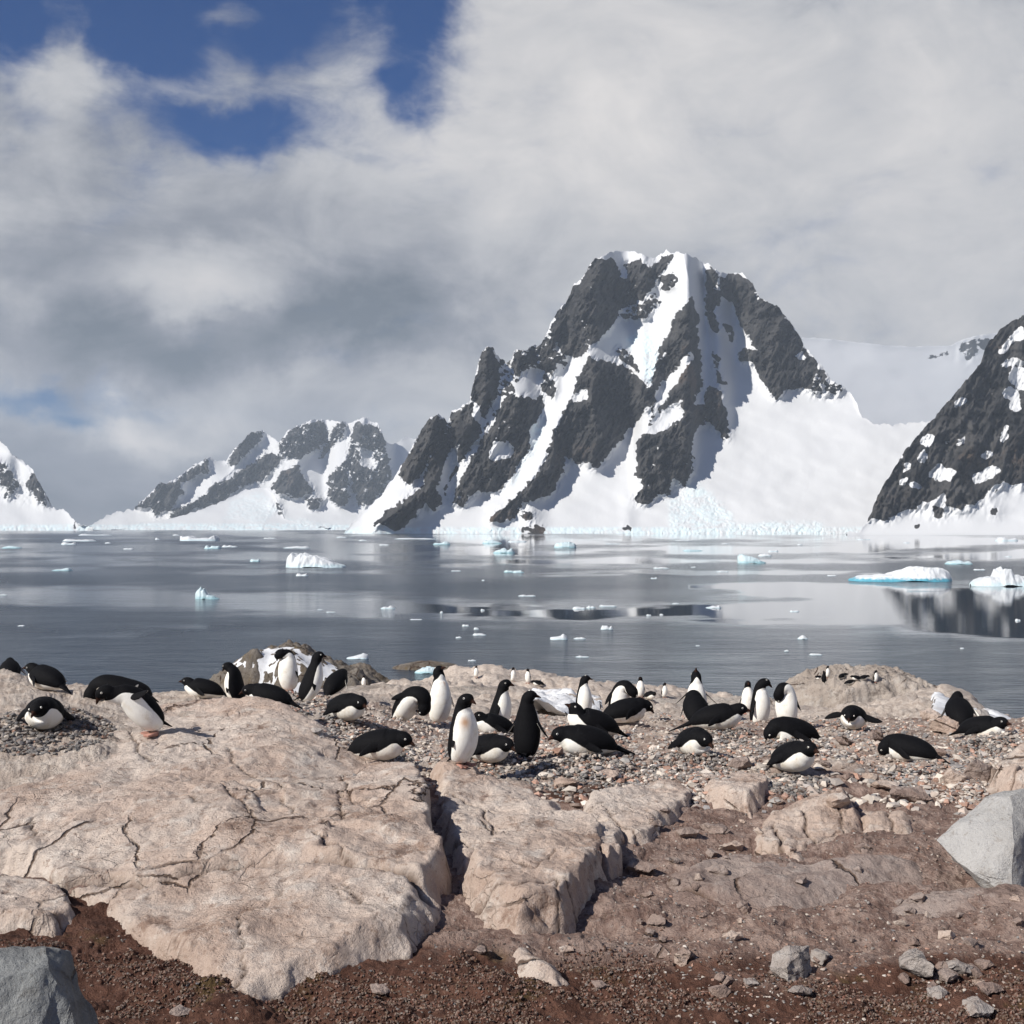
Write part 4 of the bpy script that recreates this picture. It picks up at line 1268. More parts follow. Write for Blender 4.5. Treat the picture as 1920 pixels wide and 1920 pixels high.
sil_l = Z3([(330, 628), (390, 600), (430, 575), (480, 545), (540, 525), (600, 513), (650, 470), (720, 398), (780, 388), (830, 348), (900, 300), (940, 283), (985, 300), (1020, 290), (1060, 240), (1130, 168), (1190, 165), (1255, 215), (1300, 160), (1400, 112), (1450, 112), (1530, 118), (1570, 130), (1640, 100), (1700, 132), (1730, 200), (1770, 225), (1830, 190), (1870, 200), (1950, 230), (2100, 300)])
rocks_l = [
    (6, Z3([(600, 515), (650, 470), (720, 400), (790, 390), (830, 350), (930, 290), (945, 340), (880, 370), (820, 400), (830, 440), (800, 470), (770, 520), (740, 530), (690, 545), (680, 500), (640, 510)])),
    (8, Z3([(1015, 305), (1060, 240), (1130, 165), (1185, 170), (1160, 220), (1110, 270), (1060, 310), (1030, 320)])),
    (7, Z3([(755, 560), (780, 520), (870, 480), (950, 420), (1050, 360), (1130, 310), (1210, 265), (1260, 270), (1250, 320), (1180, 390), (1120, 400), (1030, 450), (960, 510), (900, 510), (850, 540), (790, 560)])),
    (4, Z3([(1250, 235), (1300, 165), (1400, 120), (1460, 115), (1475, 200), (1420, 260), (1330, 290), (1270, 290)])),
    (6, Z3([(1215, 425), (1275, 340), (1345, 320), (1380, 390), (1415, 435), (1350, 462), (1260, 450)])),
    (4, Z3([(1380, 465), (1460, 470), (1430, 510), (1390, 505)])),
    (3, Z3([(1470, 220), (1500, 150), (1530, 118), (1560, 140), (1540, 200), (1490, 240), (1430, 290), (1450, 250)])),
    (4, Z3([(1580, 170), (1600, 130), (1700, 140), (1730, 210), (1750, 290), (1770, 370), (1700, 430), (1690, 480), (1650, 510), (1600, 480), (1590, 420), (1560, 490), (1520, 500), (1480, 470), (1475, 400), (1500, 340), (1560, 300), (1570, 230)])),
    (1, Z3([(1700, 430), (1760, 400), (1830, 330), (1860, 340), (1780, 440), (1700, 480)])),
    (2, Z3([(1235, 490), (1260, 500), (1270, 545), (1245, 530)])),
]
snow_l = [(5, Z3([(1610, 240), (1680, 250), (1690, 330), (1640, 330), (1620, 290)])), (4, Z3([(1560, 340), (1575, 340), (1590, 470), (1575, 480)]))]
mountain("mountain", "distant blue hazed ridge of rock and snow on the left", sil_l, 6600, rocks_l, snow_l,
         [(24, 12, Z3([(1640, 110), (1620, 250), (1530, 480)])), (18, 10, Z3([(1400, 120), (1340, 300), (1300, 440)])), (18, 10, Z3([(1130, 170), (1050, 340), (800, 540)])), (18, 10, Z3([(930, 290), (760, 480)]))],
         [(0.4, Z3([(1000, 560), (1240, 540), (1500, 580), (1700, 590), (1700, 630), (1000, 630)]))], step=1.3, nrow=200, seed=33, ns=0.6, foot=9, run=(1.6, .5), bk=4)
sil_d = Z3([(500, 628), (560, 600), (640, 575), (760, 560), (900, 520), (1000, 480), (1100, 430), (1180, 415), (1230, 440), (1260, 500), (1280, 560), (1400, 590), (1560, 600), (1640, 628)])
mountain("glacier", "white glacier dome ending in a low blue ice cliff before the distant ridge", sil_d, 5600, [(1, Z3([(1235, 480), (1262, 495), (1268, 545), (1245, 530)]))], (), (),
         [(0.35, Z3([(1040, 470), (1180, 430), (1250, 520), (1200, 580), (1000, 560)]))], step=1.5, nrow=110, seed=43, foot=13, run=(2.2, 1.0), jag=0.5)
sil_ll = Z3([(-900, -100), (-500, 60), (-200, 130), (0, 205), (60, 268), (110, 308), (150, 340), (175, 390), (200, 440), (215, 500), (300, 528), (330, 556), (348, 580), (395, 590), (450, 628)])
rocks_ll = [(4, Z3([(118, 330), (150, 348), (190, 415), (218, 500), (190, 492), (150, 440), (110, 420), (130, 380)])),
            (2, Z3([(-40, 280), (30, 320), (70, 390), (90, 420), (50, 430), (20, 410), (-30, 400)])),
            (2, Z3([(30, 440), (60, 430), (50, 470), (25, 475)])), (1, Z3([(100, 460), (120, 455), (115, 485)])),
            (5, Z3([(-700, 60), (-300, 150), (-120, 240), (-100, 400), (-400, 420)])), (3, Z3([(330, 570), (343, 580), (345, 612), (335, 605)]))]
mountain("mountain", "snowy headland with bluish rock at the left edge", sil_ll, 4800, rocks_ll, (), [(25, 14, Z3([(0, 205), (120, 330), (200, 480)]))], (), step=1.6, nrow=180, seed=53, ns=0.65, foot=12, run=(1.6, .6), bk=4)

# thin even air in a closed box
bm = bmesh.new()
bmesh.ops.create_cube(bm, size=1)
for v_ in bm.verts:
    v_.co = (v_.co.x * 15000, 1900 + v_.co.y * 16600, 470 + v_.co.z * 960)
me = bpy.data.meshes.new("haze")
bm.to_mesh(me)
bm.free()
hz = bpy.data.objects.new("haze", me)
sc.collection.objects.link(hz)
tag(hz, "thin pale air between the camera and the far mountains", kind='stuff')
m, n = mat("air")
pv = n.new('ShaderNodeVolumePrincipled')
pv.inputs['Color'].default_value = (0.72, 0.84, 1.0, 1)
pv.inputs['Density'].default_value = 0.00006
pv.inputs['Anisotropy'].default_value = 0.0
mo = n.new('ShaderNodeOutputMaterial')
n.l.new(pv.outputs[0], mo.inputs['Volume'])
me.materials.append(m)


# ------------------------------------------------------------------ ice on the water
def iceberg(px, py, wpx, hpx, label, prof=None, material=None, seed=1, name="ice_chunk", cat="ice chunk", group=None, depth=0.6, nx=None):
    d = HC * F / (py - HZ)
    W = wpx / F * d
    H = hpx / F * d * (0.9 if wpx > 40 else 0.75)
    nx = nx or int(np.clip(wpx * 0.9, 12, 150))
    ny = max(8, int(nx * depth))
    u = np.linspace(-1, 1, nx)[None] + np.zeros((ny, 1))
    v = np.linspace(-1, 1, ny)[:, None] + np.zeros((1, nx))
    if prof is None:
        r_ = np.random.default_rng(seed)
        prof = [(-1, .1)] + [(q, r_.uniform(.3, 1)) for q in np.linspace(-.7, .7, 5)] + [(1, .1)]
    hp = np.interp(u, *zip(*prof))
    rad = np.sqrt(np.clip(1 - (u ** 2) ** 1.5, 0, 1))
    e_ = 1 - np.clip(np.abs(v) / (rad + 0.05), 0, 1.3)
    z = hp * np.minimum(1.0, np.maximum(e_, -.3) * 3.0)
    z = z * (1 + 0.20 * fbm(u * 4, v * 4 * depth, seed, 4, seed, .5)) - 0.05
    z = z * H
    X = u * W / 2 * (1 + 0.04 * fbm(u * 3, v * 3, 5, 2, seed + 2))
    Yy = v * W / 2 * depth + 0.02 * W * fbm(u * 5, v * 5, 7, 2, seed + 3)
    low = np.clip(1 - z / (H * 0.55), 0, 1) * 0.9
    V = np.stack([X, Yy, z], -1).reshape(-1, 3)
    o = mesh_obj(name, V, grid_faces(ny, nx), material or M_ice, {'low': low.ravel()})
    x, _ = on_level(px, py, -HC)
    o.location = (float(x), d + W / 2 * depth * 0.6, 0)
    tag(o, label, cat, group)
    return o


iceberg(590, 1064, 112, 30, "low white iceberg with a scalloped left top on the left half of the water",
        [(-1, .25), (-.93, .8), (-.8, 1), (-.6, .85), (-.45, .95), (-.2, .8), (.1, .75), (.4, .55), (.7, .3), (1, .15)], M_ice, 5, "iceberg", "iceberg")
iceberg(1697, 1090, 190, 28, "long smooth white iceberg with turquoise foot on the right",
        [(-1, .12), (-.8, .35), (-.5, .42), (-.2, .5), (0, .75), (.3, 1), (.7, .98), (.88, .85), (.97, .5), (1, .1)], M_ice_deep, 7, "iceberg", "iceberg")
iceberg(1890, 1099, 125, 36, "white iceberg with one tall knob at the right edge",
        [(-1, .15), (-.8, .4), (-.45, .55), (-.25, .5), (-.15, .95), (.05, 1), (.15, .7), (.4, .6), (.8, .5), (1, .3)], M_ice, 9, "iceberg", "iceberg")
iceberg(372, 1014, 74, 13, "low jagged white iceberg far off before the glacier",
        [(-1, .9), (-.8, .6), (-.5, .8), (-.2, .4), (.2, .5), (.5, .45), (.8, .9), (1, .4)], M_ice, 11, "iceberg", "iceberg")
iceberg(388, 1123, 46, 24, "small spiky pale blue ice piece on dark left water",
        [(-1, .5), (-.6, 1), (-.45, .7), (-.3, .95), (0, .4), (.4, .35), (.7, .15), (1, .05)], M_ice_blue, 13, "ice_chunk", "ice chunk", None, .5, 46)
iceberg(1060, 1027, 42, 12, "blocky cyan ice piece on the far bright water", [(-1, .3), (-.8, .8), (.3, 1), (.8, .8), (1, .3)], M_ice_blue, 15)
iceberg(1411, 1056, 54, 19, "lumpy pale ice piece with a blue tint on bright water right of centre", [(-1, .8), (-.7, 1), (-.3, .8), (.2, .6), (.6, .3), (1, .1)], M_ice_blue, 17)
iceberg(1048, 1199, 34, 14, "small double humped white ice chunk on open grey water at centre", [(-1, .4), (-.3, .5), (.2, .6), (.5, 1), (.9, .5), (1, .1)], M_ice, 19)
iceberg(1138, 1180, 24, 12, "small peaked white ice chunk above the double humped one", None, M_ice, 21)
iceberg(1505, 1198, 20, 10, "lone dome shaped white ice chunk right of centre", [(-1, .1), (-.4, .6), (0, 1), (.4, .7), (1, .1)], M_ice, 23)
iceberg(670, 1235, 42, 10, "flat white ice plate just behind the snow topped shore rock", [(-1, .2), (-.3, .5), (.5, 1), (.9, .8), (1, .2)], M_ice, 25)
iceberg(800, 1262, 46, 13, "pale turquoise ice lump by the low dark islet", [(-1, .2), (-.3, .8), (.2, 1), (.7, .8), (1, .3)], M_ice_blue, 27)
iceberg(20, 1028, 38, 9, "pale blue ice piece at the left edge of the far water", None, M_ice_blue, 29)
iceberg(398, 1029, 32, 10, "little cyan ice piece in front of the jagged low iceberg", None, M_ice_blue, 31)
iceberg(1800, 1058, 52, 9, "pale blue flat ice piece behind the long iceberg", None, M_ice_blue, 33)
WH = [(128, 1021, 30, 8), (145, 1015, 62, 5), (202, 1019, 12, 4), (175, 1004, 62, 4), (295, 1012, 9, 6), (430, 1026, 30, 6), (505, 1010, 24, 3), (555, 1028, 52, 5), (566, 1080, 24, 7),
      (680, 1014, 16, 4), (780, 1011, 84, 3), (855, 1071, 20, 3), (906, 1089, 6, 4), (905, 1145, 8, 6), (727, 1141, 28, 8), (828, 1149, 6, 5), (873, 1174, 14, 5), (893, 1180, 10, 6),
      (899, 1191, 26, 5), (860, 1196, 12, 4), (885, 1239, 16, 3), (7, 1116, 14, 3), (40, 1174, 14, 3), (780, 1162, 24, 2), (600, 1143, 10, 2), (970, 1016, 36, 5), (1435, 1043, 26, 7),
      (1450, 1034, 20, 5), (1837, 1069, 22, 4), (1890, 1014, 42, 8), (1891, 1044, 14, 3), (988, 1118, 34, 4), (1086, 1142, 26, 8), (1108, 1140, 18, 9), (1140, 1137, 34, 4), (1226, 1085, 12, 5),
      (1240, 1066, 30, 4), (1300, 1064, 10, 3), (1355, 1072, 24, 3), (1338, 1140, 30, 7), (1490, 1147, 18, 6), (1267, 1132, 14, 3), (1216, 1154, 10, 4), (1240, 1153, 8, 3), (1087, 1198, 24, 6),
      (1308, 1211, 8, 3), (1474, 1221, 9, 4), (1530, 1228, 25, 4), (1803, 1216, 7, 3), (1908, 1164, 10, 5), (1092, 1232, 26, 4), (620, 1148, 18, 2), (1500, 1022, 10, 4), (1150, 1020, 30, 3),
      (640, 1008, 20, 4), (720, 1022, 20, 3), (330, 1004, 14, 3), (240, 1030, 20, 3), (1280, 1014, 30, 3), (1360, 1020, 14, 3), (1620, 1012, 26, 3), (1700, 1018, 12, 3), (1560, 1080, 18, 3)]
LM = [(590, 1050, "scalloped iceberg"), (1697, 1075, "long smooth iceberg"), (1885, 1080, "knobbed iceberg"), (372, 1008, "jagged low iceberg"), (388, 1115, "spiky pale blue piece"),
      (1060, 1022, "blocky cyan piece"), (1411, 1048, "lumpy pale piece"), (1048, 1192, "double humped chunk"), (1505, 1194, "dome shaped chunk"), (670, 1231, "flat ice plate"),
      (20, 1025, "ice at the left edge"), (1138, 1174, "peaked chunk"), (1290, 1110, "bright calm patch's tip"), (800, 1015, "peak's left foot"), (890, 1240, "pair of tall penguins")]
frag = []
for i, (px, py, w_, h_) in enumerate(WH):
    frag.append(iceberg(px, py, w_, h_, "small white ice fragment floating on the channel", None, M_ice, 200 + i, group="small white ice fragments on the channel"))
frag = [(o_, q_[0], q_[1], "long flat white" if q_[2] > 45 else ("flat white" if q_[2] > 22 else ("small white" if q_[2] > 11 else "tiny white"))) for o_, q_ in zip(frag, WH)]
autolabel(frag, LM, "ice fragment", 3.0)
CY = [(478, 1053, 20, 9), (828, 1021, 34, 8), (923, 1019, 38, 9), (945, 1037, 42, 12), (955, 1073, 22, 6), (1300, 1033, 38, 5), (115, 1070, 38, 7), (972, 1074, 22, 7)]
cyf = []
for i, (px, py, w_, h_) in enumerate(CY):
    cyf.append(iceberg(px, py, w_, h_, "small glassy cyan ice fragment floating on the channel", None, M_ice_blue, 300 + i, group="small cyan ice fragments on the channel"))
autolabel([(o_, q_[0], q_[1], "small glassy cyan") for o_, q_ in zip(cyf, CY)], LM, "ice fragment", 3.0)


# ------------------------------------------------------------------ rocks of the far shore
def outcrop(name, label, cx, cy, wpx, hpx, d, material, seed, prof, depth=0.7, base=None, cat="rock outcrop", nx=160, rough=1.0, cover=None, blocks=0.10):
    W, H = wpx / F * d, hpx / F * d
    ny = int(nx * depth)
    u = np.linspace(-1.05, 1.05, nx)[None] + np.zeros((ny, 1))
    v = np.linspace(-1.05, 1.05, ny)[:, None] + np.zeros((1, nx))
    hp = np.interp(u, *zip(*prof))
    rad = np.sqrt(np.clip(1 - np.abs(u) ** 3, 0, 1))
    e_ = 1 - np.abs(v) / (rad + 0.02)
    e_ = e_ + 0.16 * rough * fbm(u * 3, v * 3, 1, 3, seed + 9)
    z = hp * (1 - (1 - np.clip(e_ * 2.2, 0, 1)) ** 2) - 0.3 * (e_ < 0)
    t = fbm(u * 2.2 + v, v * 2.2, 2, 3, seed)
    z = z + rough * (blocks * np.floor(t * 5) / 2.5 + 0.09 * fbm(u * 7, v * 7 * depth, 3, 5, seed + 5, .6))
    X, Yy = u * W / 2, v * W / 2 * depth
    V = np.stack([X, Yy, z * H], -1).reshape(-1, 3)
    o = mesh_obj(name, V, grid_faces(ny, nx), material, {'crack': np.zeros(len(V))})
    xx, _, zz = at(cx, cy, d)
    o.location = (float(xx), d, float(zz) if base is None else base)
    tag(o, label, cat)
    return o, (u, v, X, Yy, z * H)


def cap_snow(src, label, test, name="snow_patch"):
    o, (u, v, X, Yy, z) = src
    m_ = test(u, v)
    fc = grid_faces(*u.shape)
    fc = fc[m_.ravel()[fc].all(1)]
    used, inv = np.unique(fc, return_inverse=True)
    zb = blur(z, 3) + 0.12
    V = np.stack([X, Yy, zb], -1).reshape(-1, 3)[used]
    s_ = mesh_obj(name, V, inv.reshape(-1, 4), M_snow)
    s_.location = o.location
    return tag(s_, label, kind='stuff')


k1 = outcrop("shore_outcrop", "dark weedy shore rock topped with snow behind the preening penguin", 560, 1300, 400, 104, 100, M_dark_rock, 3,
             [(-1, .1), (-.75, .4), (-.5, .85), (-.3, 1), (0, .98), (.2, .8), (.4, .6), (.6, .62), (.8, .35), (1, .1)], base=-0.2)
cap_snow(k1, "patch of old snow on the dark shore rock behind the preening penguin",
         lambda u, v: (np.hypot((u + .20 + .25 * v) / .55, (v + .42) / .50) + .25 * fbm(u * 4, v * 4, 0, 3, 8) < 1))
outcrop("shore_outcrop", "low dark rock ledge in front of the snow topped shore rock", 420, 1312, 260, 26, 92, M_dark_rock, 5,
        [(-1, .1), (-.5, .6), (0, 1), (.5, .8), (1, .2)], base=-0.1)
outcrop("islet", "flat dark olive islet awash beyond the flat shore rocks", 800, 1252, 130, 12, 124, M_dark_rock, 7, [(-1, .1), (-.5, .7), (0, 1), (.6, .7), (1, .1)], base=-0.05, cat="islet", nx=90)
mound_ = outcrop("shore_outcrop", "big rounded tan rock dome crowded with tiny penguins on the right shore", 1618, 1342, 330, 84, 64, M_far_rock, 9,
        [(-1, .35), (-.7, .8), (-.45, .95), (-.1, 1.02), (.3, 1.0), (.6, .85), (.82, .6), (.95, .35), (1.02, .1)], depth=.75, nx=220, rough=0.8)
for i, (px, py, w_, h_, d_) in enumerate([(700, 1312, 300, 22, 42), (880, 1318, 260, 26, 38), (1250, 1340, 260, 24, 36), (1390, 1338, 240, 26, 40), (960, 1290, 140, 20, 78)]):
    outcrop("shore_outcrop", ["smooth pale rock hump behind the lying penguin left of centre", "smooth pale rock hump behind the tall standing penguins at centre",
             "pale smooth rock hump behind the preening penguin near centre", "pale smooth rock hump behind the penguin with its beak raised",
             "far rubble ridge with tiny penguins beyond the centre humps"][i],
            px, py + 10, w_, h_ + 10, d_, M_far_rock, 20 + i, [(-1, .3), (-.5, .8), (0, 1), (.5, .85), (1, .3)], nx=110, rough=0.7)


def snow_slab(label, poly, dlo, dhi, seed, off=0.08):
    """old snow lying on the land inside an outline"""
    xs_, ys_ = zip(*poly)
    ya = np.arange(dlo, dhi, 0.09)
    xa = np.arange((min(xs_) - 960) / F * dhi - .2 if min(xs_) < 960 else (min(xs_) - 960) / F * dlo - .2, (max(xs_) - 960) / F * dhi + .2, 0.07)
    gx, gy = np.meshgrid(xa, ya)
    zg = ground_z(gx, gy)
    px = 960 + F * gx / gy
    py = HZ - F * (ground_base(gx, gy) + off) / gy
    sd = poly_sd(px, py, poly) + 6 * fbm(gx * .9, gy * .9, 0, 4, seed, .6)
    m_ = sd > 0
    if m_.sum() < 30:
        print('EMPTY SNOW', label)
        return
    zz = blur(np.maximum(zg, ground_base(gx, gy)), 5) + off * np.clip(sd / 6, .15, 1) + .05 * fbm(gx * .8, gy * .8, 0, 4, seed + 2)
    fc = grid_faces(*gx.shape)
    fc = fc[m_.ravel()[fc].all(1)]
    used, inv = np.unique(fc, return_inverse=True)
    V = np.stack([gx, gy, zz + HC], -1).reshape(-1, 3)[used]
    o = mesh_obj("snow_patch", V, inv.reshape(-1, 4), M_snow)
    return tag(o, label, kind='stuff')


snow_slab("white snow bank running down right of the tan rock dome to the water", [(1738, 1345), (1748, 1300), (1762, 1298), (1800, 1318), (1860, 1340), (1905, 1356), (1890, 1375), (1800, 1370), (1740, 1366), (1700, 1352), (1728, 1340)],
          19, 60, 3, .25)
snow_slab("snow strip on the flat rocks behind the penguin seen from behind", [(940, 1318), (1000, 1304), (1066, 1306), (1130, 1312), (1130, 1332), (1050, 1332), (945, 1332)], 19, 60, 5, .3)
snow_slab("thin snow strip left of the penguin with its beak raised", [(1222, 1338), (1245, 1334), (1284, 1340), (1284, 1352), (1240, 1350), (1224, 1346)], 18, 50, 7, .15)


# ------------------------------------------------------------------ penguins
def rotY(p, a):   # positive leans forward (+x)
    c, s = math.cos(a), math.sin(a)
    return np.array([p[0] * c + p[2] * s, p[1], -p[0] * s + p[2] * c])


def rotZ(p, a):
    c, s = math.cos(a), math.sin(a)
    return np.array([p[0] * c - p[1] * s, p[0] * s + p[1] * c, p[2]])


#        x     z     w     h    white beyond this angle, bill
STAND = [(-.050, .018, .032, .028, 80, 0), (-.038, .052, .088, .074, 84, 0), (-.018, .13, .116, .106, 88, 0), (.004, .225, .124, .116, 88, 0),
         (.010, .32, .115, .108, 84, 0), (.004, .40, .094, .090, 90, 0), (-.002, .455, .074, .072, 104, 0), (.000, .500, .061, .061, 150, 0),
         (.013, .542, .060, .062, 215, 0), (.043, .565, .052, .053, 215, 0), (.072, .566, .031, .033, 215, .1), (.086, .562, .015, .019, 215, 1),
         (.106, .556, .010, .012, 215, 1), (.127, .547, .003, .004, 215, 1)]
PRONE = [(-.25, .062, .022, .014, 130, 0), (-.21, .075, .070, .050, 120, 0), (-.13, .105, .120, .094, 114, 0), (-.03, .125, .145, .120, 112, 0),
         (.06, .135, .146, .128, 108, 0), (.13, .150, .128, .122, 98, 0), (.18, .172, .100, .098, 96, 0), (.212, .192, .076, .076, 112, 0),
         (.238, .203, .065, .065, 185, 0), (.268, .204, .053, .053, 215, 0), (.296, .198, .031, .033, 215, .1), (.309, .194, .014, .019, 215, 1),
         (.328, .188, .010, .012, 215, 1), (.348, .178, .003, .004, 215, 1)]


def catmull(P, m_):
    P = np.asarray(P, float)
    k = len(P)
    t = np.linspace(0, k - 1, m_)
    i = np.minimum(t.astype(int), k - 2)
    f = (t - i)[:, None]
    p0, p1, p2, p3 = P[np.maximum(i - 1, 0)], P[i], P[i + 1], P[np.minimum(i + 2, k - 1)]
    return 0.5 * (2 * p1 + (p2 - p0) * f + (2 * p0 - 5 * p1 + 4 * p2 - p3) * f ** 2 + (3 * p1 - p0 - 3 * p2 + p3) * f ** 3), t


class Shell:
    def __init__(s):
        s.V, s.Fq, s.A, s.n = [], [], [], 0

    def add(s, V, Fc, attrs):    # attrs columns: belly, stain, skin, bill
        s.V.append(V)
        s.A.append(attrs)
        for f_ in Fc:
            s.Fq.append([i + s.n for i in f_])
        s.n += len(V)


def tube(P, W, Hh, B, K, dorsal, nr, m_=64, belly_fn=None, stain=None):
    """closed tapering surface round the spine P"""
    T = np.gradient(P, axis=0)
    T /= np.linalg.norm(T, axis=1)[:, None] + 1e-9
    D = np.zeros_like(P)
    d = np.array(dorsal, float)
    for i in range(len(P)):
        d = d - T[i] * np.dot(d, T[i])
        d /= np.linalg.norm(d) + 1e-9
        D[i] = d
    L = np.cross(D, T)
    th = np.linspace(-math.pi, math.pi, nr, endpoint=False)
    ring = P[:, None] + D[:, None] * (np.cos(th)[None, :, None] * Hh[:, None, None]) + L[:, None] * (np.sin(th)[None, :, None] * W[:, None, None])
    V = ring.reshape(-1, 3)
    bel = (np.abs(np.degrees(th))[None] - B[:, None]) / 18.0
    return V, D, L, T, bel, th


def flipper(root, direction, wide, normal, L, side):
    """leaf shaped flipper, dark outside and pale inside"""
    direction, wide, normal = (np.array(q, float) / np.linalg.norm(q) for q in (direction, wide, normal))
    prof = [(0, .020), (.08, .026), (.25, .033), (.5, .033), (.75, .025), (.92, .014), (1, .003)]
    V, A = [], []
    nr = 10
    for (t, w_) in prof:
        c_ = root + direction * L * t + wide * (-.012 * math.sin(t * 3.1)) + normal * (.02 * t * t)
        th_ = .011 * (1 - .7 * t)
        for j in range(nr):
            a_ = 2 * math.pi * j / nr
            V.append(c_ + wide * w_ * math.cos(a_) + normal * th_ * math.sin(a_))
            A.append((-1.0 if math.sin(a_) > -.3 else (.8 if t > .12 else -1), 0, 0, 0))
    Fc = []
    for i in range(len(prof) - 1):
        for j in range(nr):
            a_, b_ = i * nr + j, i * nr + (j + 1) % nr
            Fc.append([a_, b_, b_ + nr, a_ + nr])
    Fc.append(list(range(nr))[::-1])
    Fc.append([len(V) - nr + j for j in range(nr)])
    return np.array(V), Fc, np.array(A)


def foot_mesh(x0, y0, yaw, s=1.0):
    out = [(-.03, 0), (-.01, -.018), (.03, -.026), (.075, -.040), (.085, -.030), (.055, -.014), (.090, -.005), (.092, .006), (.055, .014), (.085, .030), (.075, .040), (.03, .026), (-.01, .018)]
    V, Fc = [], []
    c_, s_ = math.cos(yaw), math.sin(yaw)
    for zt in (0.004, 0.0):
        for (a_, b_) in out:
            zz = 0.022 * max(0, 1 - (a_ + .03) / .08) if zt else -0.012
            V.append((x0 + a_ * c_ - b_ * s_, y0 + a_ * s_ + b_ * c_, zz + zt))
    m_ = len(out)
    Fc.append(list(range(m_)))
    Fc.append([m_ + i for i in range(m_)][::-1])
    for i in range(m_):
        Fc.append([i, i + m_, (i + 1) % m_ + m_, (i + 1) % m_])
    return np.array(V), Fc, np.tile([-1, 0, 1.0, 0], (2 * m_, 1))


